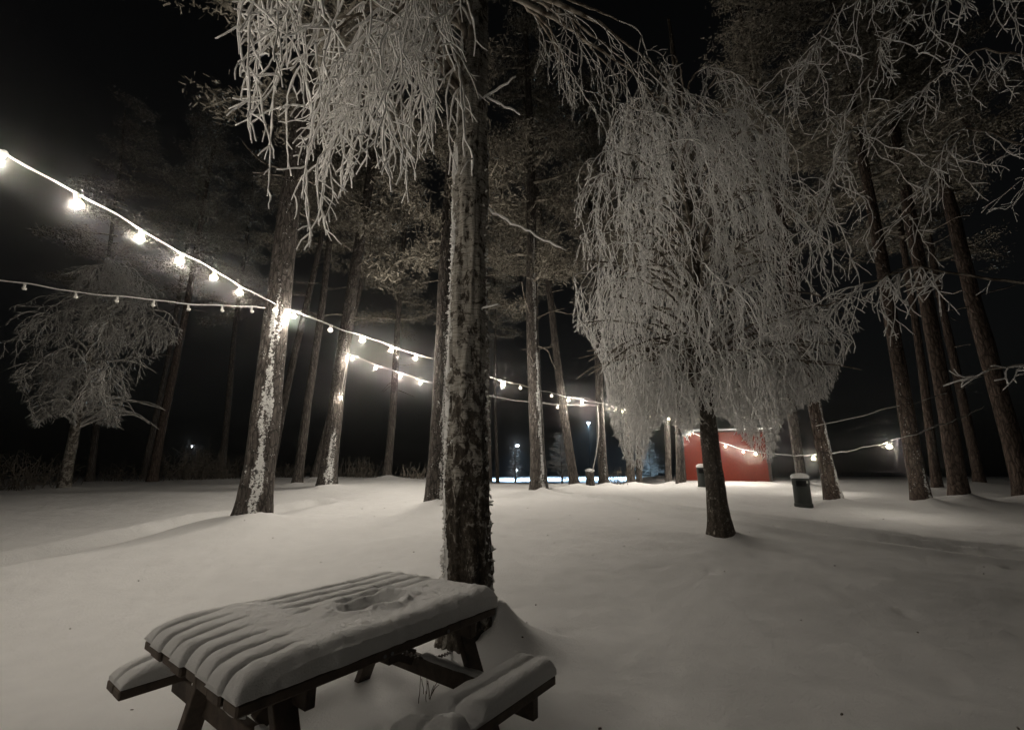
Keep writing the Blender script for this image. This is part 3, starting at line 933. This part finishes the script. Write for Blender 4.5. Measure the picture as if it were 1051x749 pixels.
# ------------------------------------------------------------------ stump with a cable, and the cable that hangs down to it
p = ground_at(606, 15.8)
st = empty('stump', p)
tag(st, 'short snow topped stump under the hanging loose cable', 'stump')
t = MB(); t.lathe([(.0, -.1), (.17, -.1), (.15, .05), (.145, .42), (.10, .44), (.0, .44)], 16, c=p); t.build('wood', M['pine'], st)
t = MB(); t.lathe([(.0, .43), (.15, .435), (.16, .46), (.12, .52), (.0, .55)], 16, c=p); t.build('snow_cap', M['snow_cap'], st, smooth=True)
t = MB()
P0, P1 = at(613, 416, 15.8), p + np.array([.05, -.14, .42])
u = np.linspace(0, 1, 18)[:, None]
P = P0 * (1 - u) + P1 * u; P[:, 0] += (.12 * np.sin(u * PI))[:, 0]; 
t.tube(P, .014, 5)
tag(t.build('loose_cable', M['wire']), 'pale loose cable hanging from the string end down to the stump', 'cable')

# ------------------------------------------------------------------ picnic table
ZT = .60
A = np.array(at(243, 727, 1)); 
def on_plane(px, py, z):
    d = at(px, py, 1.0) - np.array([0, 0, CAMZ]); k = (z - CAMZ) / d[2]
    return np.array([0, 0, CAMZ]) + d * k
A = on_plane(243, 724, ZT); Bc = on_plane(509, 622, ZT)
U = (Bc - A); LT = float(np.linalg.norm(U)); U /= LT
Wd = np.array([-U[1], U[0], 0.0])
NB, BWD, GAP = 8, .112, .017
WT = NB * BWD + (NB - 1) * GAP
BOFF = [.0, -.006, .005, .010, -.006, .004, -.004, .006]
BZ = [-.002, 0, -.004, -.001, 0, -.003, -.001, -.004]
def tb(u, w, z): return A * np.array([1, 1, 0]) + U * u + Wd * w + np.array([0, 0, z])
def tmap(v): return A * np.array([1, 1, 0]) + v[:, :1] * U + v[:, 1:2] * Wd + v[:, 2:3] * np.array([0, 0, 1.0])
table = empty('picnic_table', tb(LT / 2, WT / 2, 0))
tag(table, 'brown wooden picnic table with benches under thick snow in the foreground', 'picnic table')
for k in range(NB):
    m = MB(); m.box((LT, BWD, .045), tmap, c=(LT / 2 + BOFF[k], BWD / 2 + k * (BWD + GAP), ZT - .0225 + BZ[k]), bevel=.008)
    m.build('top_board', M['wood'], table)
ZB, EXT = .335, .40
benches = []
for side in (0, 1):
    m = MB()
    base = -EXT if side == 0 else WT + EXT - .215
    for k in range(2):
        m.box((LT + .02, .10, .045), tmap, c=(LT / 2, base + .05 + k * .115, ZB - .0225), bevel=.006)
    benches.append((base, m.build('bench_seat', M['wood'], table)))
FU = (.30, LT - .15)
for u in FU:
    m = MB(); m.bar(tb(u, .04, ZT - .092), tb(u, WT - .04, ZT - .092), .045, .085); m.build('top_bearer', M['wood'], table)
    m = MB(); m.bar(tb(u, -EXT + .02, ZB - .100), tb(u, WT + EXT - .02, ZB - .100), .045, .10); m.build('bench_bearer', M['wood'], table)
    o = .047 if u > .5 else -.047
    for (w0, w1) in ((.20, -.14), (WT - .20, WT + .14)):
        m = MB(); m.bar(tb(u + o, w0, ZT - .05), tb(u + o, w1, -.16), .045, .10, up=tuple(U)); 
        m.v[0] = m.v[0]
        m.build('leg', M['wood'], table)
    s = 1 if u < .5 else -1
    m = MB(); m.bar(tb(u + .03 * s, WT / 2, ZB - .06), tb(LT / 2 - .02 * s, WT / 2, ZT - .07), .045, .085); m.build('brace', M['wood'], table)
m = MB(); m.bar(tb(LT / 2, .03, ZT - .07), tb(LT / 2, WT - .03, ZT - .07), .07, .045); m.build('middle_batten', M['wood'], table)
for q in (.06,):
    for u in (.62, .66, 1.02):
        m = MB(); m.lathe([(0, 0), (.008, 0), (.008, .004), (0, .005)], 8, M=lambda v, u=u, q=q: tb(u, -.0005, ZT - .03) + v[:, :1] * U - v[:, 2:3] * Wd + v[:, 1:2] * np.array([0, 0, 1.0]))
        m.build('bolt_head', M['steel'], table)

def snow_slab(name, parent, u0, u1, w0, w1, z0, hfun, nu, nw, under=.0):
    us = np.linspace(0, 1, nu); ws = np.linspace(0, 1, nw)
    V = np.empty((nu, nw, 3)); 
    for i, a in enumerate(us):
        for j, b in enumerate(ws):
            u = u0 + (u1 - u0) * a; w = w0 + (w1 - w0) * b
            h, ou, ow = hfun(u, w, a, b)
            V[i, j] = tb(u + ou, w + ow, z0 + max(h, .002))
    mb = MB()
    n = nu * nw
    i = np.arange(nu - 1)[:, None] * nw; j = np.arange(nw - 1)[None, :]
    Q = np.stack([i + j, i + nw + j, i + nw + j + 1, i + j + 1], -1).reshape(-1, 4)
    mb.add(V.reshape(-1, 3), Q)
    # skirt down to the boards
    edge = [(i, 0) for i in range(nu)] + [(nu - 1, j) for j in range(1, nw)] + [(i, nw - 1) for i in range(nu - 2, -1, -1)] + [(0, j) for j in range(nw - 2, 0, -1)]
    top = np.array([V[e] for e in edge]); bot = top.copy(); bot[:, 2] = z0 + .0005
    m = len(edge); k = np.arange(m); k2 = (k + 1) % m
    mb.add(np.concatenate([top, bot]), np.stack([k, k2, k2 + m, k + m], -1))
    return mb.build(name, M['snow_cap'], parent, smooth=True)

def nz2(x, y, s): return mnoise.noise(Vector((x, y, s)))
PIT = BWD + GAP
def top_h(u, w, a, b):
    q = (w + GAP / 2) / PIT; f = abs((q - math.floor(q)) * 2 - 1)         # 0 mid board, 1 in the gap
    kb = math.floor(q)
    h = .108 + .012 * nz2(u * 2.2, w * 2.2, 1.0) + .006 * nz2(u * 9, w * 9, 4.0) + .0035 * nz2(u * 30, w * 30, 5.0)
    h *= .80 + .25 * (1 - b)                                              # thicker along the near edge
    # left end: one rounded lobe of snow per board, clefts that close up further in
    end_len = .14 + .04 * nz2(kb * 3.1, 0.5, 2.0)
    g = 1 - sstep(u, .06, end_len + .20)
    h *= 1 - float(g) * (.80 * f ** 8 + .16 * f ** 2.5)
    if u < .14 and f > .76: h *= 1 - .97 * float(sstep(f, .76, .88)) * float(1 - sstep(u, .07, .14))
    t = min(1.0, (u + .006) / (.27 + .05 * nz2(kb * 1.7, 2.0, 2.0))); t2 = min(1.0, (u + .010) / .05)
    h *= (.42 + .58 * math.sqrt(max(0.0, 1 - (1 - t) ** 2))) * math.sqrt(max(0.0, 1 - (1 - t2) ** 2))
    # far half: furrows between the boards where the snow settled
    fur = sstep(w, .42, .55) * sstep(u, .40, .58) * (1 - .6 * sstep(u, 1.05, 1.30))
    h -= float(fur) * (.066 * f ** 3.5 + .008)
    # scooped hollow
    du, dw = (u - .80) / .22, (w - .36) / .15
    rr = math.hypot(du, dw) + .28 * nz2(u * 8, w * 8, 9.0)
    hol = 1 - float(sstep(rr, .55, .95))
    h -= hol * (.074 + .022 * nz2(u * 15, w * 15, 3.0) + .005 * nz2(u * 45, w * 45, 3.0))
    rim = math.exp(-((rr - 1.15) / .22) ** 2)
    h += rim * .016 * (1 + 1.2 * nz2(u * 13, w * 13, 6.0) + .4 * nz2(u * 40, w * 40, 6.0))
    h += .022 * max(0.0, nz2(u * 15, w * 15, 12.0) - .30) * (.4 + float(sstep(u, .4, .9)))
    h += .012 * nz2(u * 14, w * 5, 15.0) * max(0.0, 1 - b / .25)
    # crumbled near edge and round shoulders
    e = min(1.0, (1 - a) * LT / .09 + .05); h *= math.sqrt(1 - (1 - e) ** 2) * .35 + .65
    e = min(1.0, b * WT / .07 + .02); h *= .50 + .50 * math.sqrt(1 - (1 - e) ** 2)
    e = min(1.0, (1 - b) * WT / .08 + .02); h *= .35 + .65 * math.sqrt(1 - (1 - e) ** 2)
    ou = BOFF[min(NB - 1, max(0, int(kb)))] * float(1 - sstep(u, .0, .25))
    ow = (-.008 - .012 * nz2(u * 6, 1.0, 8.0) - .008 * nz2(u * 22, 1.0, 8.0)) if b < .005 else 0.0
    return h, ou, ow
snow_slab('snow_cover', table, -.006, LT + .005, .0, WT, ZT, top_h, 230, 190)

def bench_h(far):
    def f(u, w, a, b):
        q = b * 2; fr = abs((q - math.floor(q)) * 2 - 1)
        h = .085 + .012 * nz2(u * 3, w * 4, 11.0) + .006 * nz2(u * 11, w * 11, 4.0) + .004 * nz2(u * 32, w * 32, 4.0)
        mid = math.exp(-((b - .5) / .07) ** 2)
        g = (1 - float(sstep(u, .1, .7))) if far else (.35 + .4 * nz2(u * 3, 1.1, 5.0))
        h *= 1 - max(0, g) * .75 * mid
        t = min(1.0, (u + .012) / .16); h *= math.sqrt(max(0.0, 1 - (1 - t) ** 2))
        t = min(1.0, (1 - a) * LT / .08 + .02); h *= math.sqrt(max(0.0, 1 - (1 - t) ** 2)) * .75 + .25
        for e in (b, 1 - b):
            t = min(1.0, e * .215 / .05 + .03); h *= .5 + .5 * math.sqrt(1 - (1 - t) ** 2)
        if not far:         # broken away where the bearer and somebody's boots were
            for (c, wd, dp) in ((.72, .07, .75), (.55, .05, .5)):
                d = abs(u - c + .15 * (b - .5)) / wd + .3 * nz2(u * 10, w * 10, 7.0)
                h *= 1 - dp * (1 - float(sstep(d, .5, 1.0))) * (1 - float(sstep(b, .35, .9)) * .4)
        return h, 0.0, 0.0
    return f
for side in (0, 1):
    base, bo = benches[side]
    snow_slab('bench_snow', bo, -.006, LT + .018, base, base + .215, ZB, bench_h(side == 1), 120, 50)
# snow lying on the bench bearers and between bench and leg
for u in FU:
    for (wa, wb) in ((-.16, WT * .45), (WT * .55, WT + .16)):
        m = MB()
        n = 16; P = np.array([tb(u, wa + (wb - wa) * k / (n - 1), ZB - .048) for k in range(n)])
        P[:, 2] += np.array([.006 * nz2(k * .8, u, 1.0) for k in range(n)])
        m.tube(P, [.004] + [.024 + .006 * nz2(k, u, 2.0) for k in range(n - 2)] + [.004], 8)
        m.build('bearer_snow', M['snow_cap'], table, smooth=True)

# chain from the table to the birch
m = MB()
c0, c1 = at(412, 668, 2.75), at(464, 668, 3.72)
n = 30
for k in range(n):
    t = (k + .5) / n
    c = c0 * (1 - t) + c1 * t; c[2] -= .04 * math.sin(PI * t)
    d = (c1 - c0) / np.linalg.norm(c1 - c0)
    s = np.cross(d, (0, 0, 1)); s /= np.linalg.norm(s); up = np.cross(s, d)
    q = s if k % 2 else up
    th = np.linspace(0, 2 * PI, 13)
    P = np.array([c + d * math.cos(x) * .019 + q * math.sin(x) * .010 for x in th])
    m.tube(P, .0035, 5, caps=False)
tag(m.build('chain', M['chain'], smooth=True), 'steel chain tying the picnic table to the birch trunk', 'chain')

# ------------------------------------------------------------------ festoon lights
def bulb_meshes():
    g = MB(); prof = [(0.0, -.052), (.014, -.049), (.026, -.040), (.033, -.027), (.029, -.012), (.018, .002), (.014, .010), (0, .010)]
    g.lathe(prof, 14)
    s = MB(); s.lathe([(0, .005), (.017, .005), (.019, .012), (.019, .045), (.012, .058), (0, .058)], 10)
    return g.mesh('bulb', True), s.mesh('socket', True)
GL, SO = bulb_meshes()
SO.materials.append(M['socket'])
GLS = {}
for k in ('bulb', 'bulb_dim', 'bulb_off'):
    me = GL.copy(); me.materials.append(M[k]); GLS[k] = me
_lights = {}
def lamp_data(w):
    if w not in _lights:
        l = bpy.data.lights.new('bulb_light', 'POINT'); l.energy = w; l.color = WARM; l.shadow_soft_size = .062
        _lights[w] = l
    return _lights[w]
def string_lights(label, pts, bulbs, sag=.0, r=.012, group='festoon strings', off=(0, 0, 0), wob=.012):
    """pts: world points the cable passes through; bulbs: (fraction along the polyline, state 1 lit / .5 dim / 0 unlit [, power factor])"""
    pts = np.array(pts, float)
    s = np.concatenate([[0], np.cumsum(np.linalg.norm(np.diff(pts, axis=0), axis=1))])
    def pos(l):
        p = np.array([np.interp(l, s, pts[:, k]) for k in range(3)])
        i = min(len(pts) - 2, int(np.searchsorted(s, l, 'right')) - 1); i = max(i, 0)
        t = (l - s[i]) / max(1e-6, s[i + 1] - s[i]); p[2] -= sag * 4 * t * (1 - t) * (s[i + 1] - s[i]) / s[-1]
        return p
    u = np.linspace(0, s[-1], max(10, int(s[-1] / .12)))
    P = np.array([pos(l) for l in u]); 
    P[1:-1, 2] += wob * np.sin(u[1:-1] * 4.1) + wob * .5 * np.sin(u[1:-1] * 9.7)
    root = empty('string_lights', P[0])
    tag(root, label, 'string lights', group)
    c = MB(); c.tube(P, r * .85 * rng.uniform(.8, 1.25, len(P)), 6); c.build('cable', M['wire'], root, smooth=True)
    for b in bulbs:
        l = b[0]; k = b[1]; pw = b[2] if len(b) > 2 else 1.0
        p = np.array([np.interp(l, u, P[:, q]) for q in range(3)])
        p[2] -= r + .055
        o = bpy.data.objects.new('bulb', GLS['bulb' if k == 1 else 'bulb_dim' if k else 'bulb_off']); COL.objects.link(o)
        o.parent = root; o.location = Vector(p - P[0])
        o.rotation_euler = (rng.normal(0, .12), rng.normal(0, .12), 0)
        if k: o.scale = (1.4, 1.4, 1.4)
        so = bpy.data.objects.new('socket', SO); COL.objects.link(so); so.parent = o
        if k == 1 and pw > 0:
            L = bpy.data.objects.new('bulb_light', lamp_data(round(BULB_W * pw, 2))); COL.objects.link(L)
            L.parent = o; L.location = (0, 0, -.027)
    return root, s[-1]
def bulb_at(px_list, pts):
    """distance along a straight run p0-p1 whose picture column is px"""
    p0, p1 = np.array(pts[0]), np.array(pts[1]); L = np.linalg.norm(p1 - p0)
    ts = np.linspace(0, 1, 2001); P = p0 + (p1 - p0) * ts[:, None]
    cx = CX + F * P[:, 0] / (P[:, 1] * CP + (P[:, 2] - CAMZ) * SP)
    return [float(ts[np.argmin(abs(cx - q))] * L) for q in px_list]

PINE_L = at(285, 314, 7.55)             # on the thick left pine
PINE_E = at(613, 413, 15.8)             # end of the long string
d0 = at(0, 147, 3.05)                   # where it leaves the picture
dirn = (d0 - PINE_L); back = d0 + dirn / np.linalg.norm(dirn) * 7.0
pA = [PINE_L, back]
ls = bulb_at([247, 221, 187, 146, 82, 3], [PINE_L, d0])
extra = [ls[-1] + .74 * k for k in range(1, 9)]
string_lights('lit string running from the thick left pine out past the left edge', pA, [(l, 1, .92) for l in ls] + [(l, 1, .62) for l in extra] + [(.06, .5)], .05)
pB = [PINE_L + np.array([.05, .1, 0]), PINE_E]
lit = bulb_at([302, 372, 402, 427, 470, 497, 516, 583, 597], pB)
dim = bulb_at([340, 534, 566], pB)
string_lights('long lit string from the thick left pine to the pine with the loose cable', pB, [(l, 1, 1.5) for l in lit] + [(l, .5) for l in dim], .18)
P2 = at(352, 361, 13.75)
pC = [P2, at(612, 416, 15.75)]
lit = bulb_at([362, 386, 412, 432, 452], pC); dim = bulb_at([545, 572], pC)
string_lights('lower lit string starting at the lone bulb pine, just under the long one', pC, [(l, 1, 1.5) for l in lit] + [(l, .5) for l in dim], .45)
pD = [at(272, 316, 7.5), at(-60, 277, 6.4)]
un = bulb_at([259, 229, 195, 159, 122, 80, 27, -20], pD)
string_lights('unlit string of pale bulbs left of the thick pine', pD, [(l, 0) for l in un], .10)
# lone bulb on the second pine
pE = [at(356, 372, 13.7), at(350, 405, 13.7)]
string_lights('short drop cord with one lit bulb on a pine trunk', pE, [(float(np.linalg.norm(pE[1] - pE[0])) * .98, 1, .5)], 0, .012)
# round the weeping birch and the shed
pF = [PINE_E, at(668, 424, 16.5), at(699, 428, 16.1), at(745, 426, 18.5), at(795, 430, 19.0)]
n_ = lambda pts: np.concatenate([[0], np.cumsum(np.linalg.norm(np.diff(np.array(pts), axis=0), axis=1))])
sF = n_(pF)
string_lights('lit string crossing behind the weeping birch above the red shed', pF,
              [(sF[1] * f, 1) for f in (.22, .35, .46, .55, .72, .86, .98)] + [(sF[1] + (sF[2] - sF[1]) * .6, 1, 1.25), (sF[2] + (sF[3] - sF[2]) * .35, 1, 1.25), (sF[2] + (sF[3] - sF[2]) * .62, 1, 1.25), (sF[3] * .5 + sF[4] * .5, 1, 1.25), (sF[4] * .985, 1, 1.25)], .12)
pG = [at(690, 436, 17.5), at(763, 461, 17.0), at(836, 467, 13.0)]
sG = n_(pG)
string_lights('lower lit string slung in front of the red shed wall', pG, [(sG[1] * .25, 1, .85), (sG[1] * .45, 1, .85), (sG[1] * .75, 1, .85), (sG[1], 1, .85), (sG[1] + (sG[2] - sG[1]) * .2, 1, .85), (sG[1] + (sG[2] - sG[1]) * .985, 1, .85)], .12)
pH = [at(836, 467, 13.0), at(912, 453, 8.6), at(962, 437, 9.3), at(1010, 417, 11.5)]
sH = n_(pH)
string_lights('lit string from near the litter bin to the right pines', pH, [(sH[1], 1, .65)], .10)
pI = [at(838, 437, 10.0), at(905, 420, 9.9), at(958, 407, 10.2), at(1000, 392, 11.0)]
string_lights('bare cable strung above the right lit string', pI, [], .10, .009)

# ------------------------------------------------------------------ the far lamps that light the low field blue, one of them added
def street_lamp(px, py, Y, watts, label, size=1.0):
    top = at(px, py, Y); z0 = float(ground0(top[0], Y))
    root = empty('street_lamp', (top[0], Y, z0)); tag(root, label, 'lamp')
    m = MB(); m.tube([(top[0], Y + .12, z0 - .1), (top[0], Y + .12, top[2] + .1)], .022, 8); m.build('post', M['hole'], root)
    m = MB(); m.lathe([(0, .16), (.24 * size, .10), (.26 * size, .06), (0, .06)], 14, c=top); m.build('hood', M['steel'], root)
    m = MB(); m.lathe([(0, .055), (.16 * size, .055), (.16 * size, -.03), (.10 * size, -.12), (0, -.14)], 14, c=top); m.build('lamp_glass', M['cold'], root)
    l = bpy.data.lights.new('lamp_light', 'SPOT'); l.energy = watts; l.color = (.46, .72, 1.0); l.shadow_soft_size = .1; l.spot_size = R(140); l.spot_blend = .25
    L = bpy.data.objects.new('lamp_light', l); COL.objects.link(L); L.parent = root; L.location = Vector(top - np.array([top[0], Y, z0]) + np.array([0, 0, -.17]))
street_lamp(531, 457, 46, 2600, 'cold white street lamp seen beside the front birch over the field')
street_lamp(604, 434, 50, 3200, 'cold street lamp half hidden behind the slim leaning pine')
street_lamp(197, 458, 45, .3, 'tiny far lamp glimpsed among the left shrubs', .22)
street_lamp(648, 446, 50, 3200, 'added cold lamp hidden behind the pine at the birch skirt')  # unseen lamp, added to brighten the field
p = at(530, 482, 44); z0 = float(ground0(p[0], 44))
root = empty('path_light', (p[0], 44, z0)); tag(root, 'short lit path light under the far street lamp', 'lamp')
m = MB(); m.lathe([(0, 0), (.09, 0), (.09, p[2] - z0 - .25), (0, p[2] - z0 - .25)], 10, c=(p[0], 44, z0)); m.build('post', M['steel'], root)
m = MB(); m.lathe([(0, -.25), (.10, -.25), (.10, .25), (0, .28)], 10, c=p); m.build('lamp_glass', M['cold'], root)

# frosted trees standing in the blue light
def little_tree(px, Y, h, w, label):
    z = float(ground0(0, Y)); x = x_at(px, Y, z); b = np.array([x, Y, float(ground0(x, Y))])
    root = empty('frosted_tree', b); tag(root, label, 'tree', 'small frosted trees by the field')
    T = Trunk(b, np.array([0, 0, 1.0]), h, .06, .01, 8, 14, 0, .2, .05, int(px)); T.build(root, M['birch'], None, None)
    tw = MB()
    for k in range(170):
        t = rng.random() ** .9; a = rng.uniform(0, 2 * PI); zz = .25 + (h - .3) * t
        L = w * (1 - .75 * t) * rng.uniform(.5, 1.1)
        P = twig_path(T.c(zz), (math.cos(a), math.sin(a), .5), L, .2, .06, .16)
        tw.tube(P, np.linspace(.03, .014, len(P)), 3)
        for q in range(2, len(P), 2):
            S = twig_path(P[q], rng.normal(0, 1, 3), .35, .12, .05, .2); tw.tube(S, .014, 3)
    tw.build('crown', M['frost'], root)
little_tree(577, 34, 3.6, 1.9, 'bushy blue lit frosted tree between two pines beyond the crest')
little_tree(529, 38, 2.8, 1.2, 'small blue lit frosted tree under the cold street lamp')
little_tree(668, 40, 3.4, 2.0, 'dim blue frosted bush beyond the weeping birch skirt')

# ------------------------------------------------------------------ shrubs on the left edge of the clearing
def shrub(px, Y, h, w, n, label, mat='shrub'):
    z = float(ground0(x_at(px, Y, .8), Y)); x = x_at(px, Y, z); z = float(ground_z(x, Y))
    o = np.array([x, Y, z]); mb = MB()
    for k in range(n):
        p0 = o + np.array([rng.normal(0, w * .35), rng.normal(0, w * .3), -.1])
        d = (rng.normal(0, .35), rng.normal(0, .3), 1)
        P = twig_path(p0, d, h * rng.uniform(.5, 1.1), .12, -.01, .14)
        mb.tube(P, np.linspace(.012, .005, len(P)), 3)
        for q in range(2, len(P) - 1, 2):
            S = twig_path(P[q], (rng.normal(0, 1), rng.normal(0, 1), .8), h * .3 * rng.random(), .08, -.02, .2)
            if len(S) > 2: mb.tube(S, .006, 3)
    ob = mb.build('shrub', M[mat]); tag(ob, label, 'shrub', 'bare shrubs edging the clearing')
    return ob
shrub(10, 14, 1.3, 1.2, 60, 'bare frosted shrub at the very left edge')
shrub(45, 16, 1.2, 1.0, 46, 'low bare shrub just left of the small birch trunk')
shrub(118, 19, 1.0, 1.3, 46, 'low brown shrub between the small birch and the dim leaning pine')
shrub(195, 20, 1.8, 1.5, 90, 'tall frosted shrub with the tiny far lamp in it')
shrub(222, 20.5, 1.3, 1.4, 80, 'brown grassy shrub beside the faint thin pine')
shrub(368, 21, 1.1, 1.3, 60, 'low shrub between the lone bulb pine and the lone slender pine')
shrub(425, 19.5, .8, .8, 40, 'small shrub near the foot of the pine hidden by the front birch')
shrub(300, 21, .9, 1.2, 50, 'low shrub behind the slender pines')
shrub(632, 16.2, .7, .5, 22, 'small frosted weed at the foot of the loose cable pine')

# dead tuft and stems poking out of the snow
p = hit_ground(541, 649)
mb = MB()
for k in range(16):
    P = twig_path(p + np.array([rng.normal(0, .02), rng.normal(0, .02), -.03]), (rng.normal(0, .7), rng.normal(0, .5), 1), rng.uniform(.08, .16), .02, .10, .2)
    mb.tube(P, .0035, 4)
tag(mb.build('dead_plant', M['shrub']), 'dead plant tuft poking from the snow right of the birch', 'plant')
for (px, py, lab) in ((438, 716, 'thin dry stalks under the picnic table')),:
    p = hit_ground(px, py); mb = MB()
    for k in range(9):
        P = twig_path(p + np.array([rng.normal(0, .05), rng.normal(0, .05), -.03]), (rng.normal(0, .25), rng.normal(0, .2), 1), rng.uniform(.10, .24), .03, .01, .12)
        mb.tube(P, .0022, 4)
    tag(mb.build('dry_stalks', M['shrub']), lab, 'plant')

# crumbs of bark and seed lying on the snow: past counting
mb = MB()
for k in range(60):
    x, y = rng.uniform(-5, 7), rng.uniform(2.2, 11)
    z = float(ground_z(x, y)) + .02
    s = rng.uniform(.003, .009)
    a = rng.uniform(0, PI)
    mb.box((s * 2.4, s, .008), lambda v: v @ np.array([[math.cos(a), math.sin(a), 0], [-math.sin(a), math.cos(a), 0], [0, 0, 1]]) + np.array([x, y, z]))
tag(mb.build('bark_litter', M['shrub']), 'scattered crumbs of bark on the snow', 'litter', kind='stuff')

# ------------------------------------------------------------------ thin mist, added to stand in for lens bloom round the bulbs
if HAZE > 0:
    m = bpy.data.materials.new('glow_mist'); m.use_nodes = True
    nt = m.node_tree; nt.nodes.clear()
    out = nt.nodes.new('ShaderNodeOutputMaterial'); pv = nt.nodes.new('ShaderNodeVolumePrincipled')
    pv.inputs['Color'].default_value = (.95, .95, .95, 1); pv.inputs['Density'].default_value = HAZE; pv.inputs['Anisotropy'].default_value = .98
    nt.links.new(pv.outputs[0], out.inputs['Volume'])
    h = MB(); h.box((900, 900, 40), c=(0, 0, 16))
    o = h.build('haze', m)
    tag(o, 'thin mist added for the glow round the bulbs', 'haze', kind='stuff')
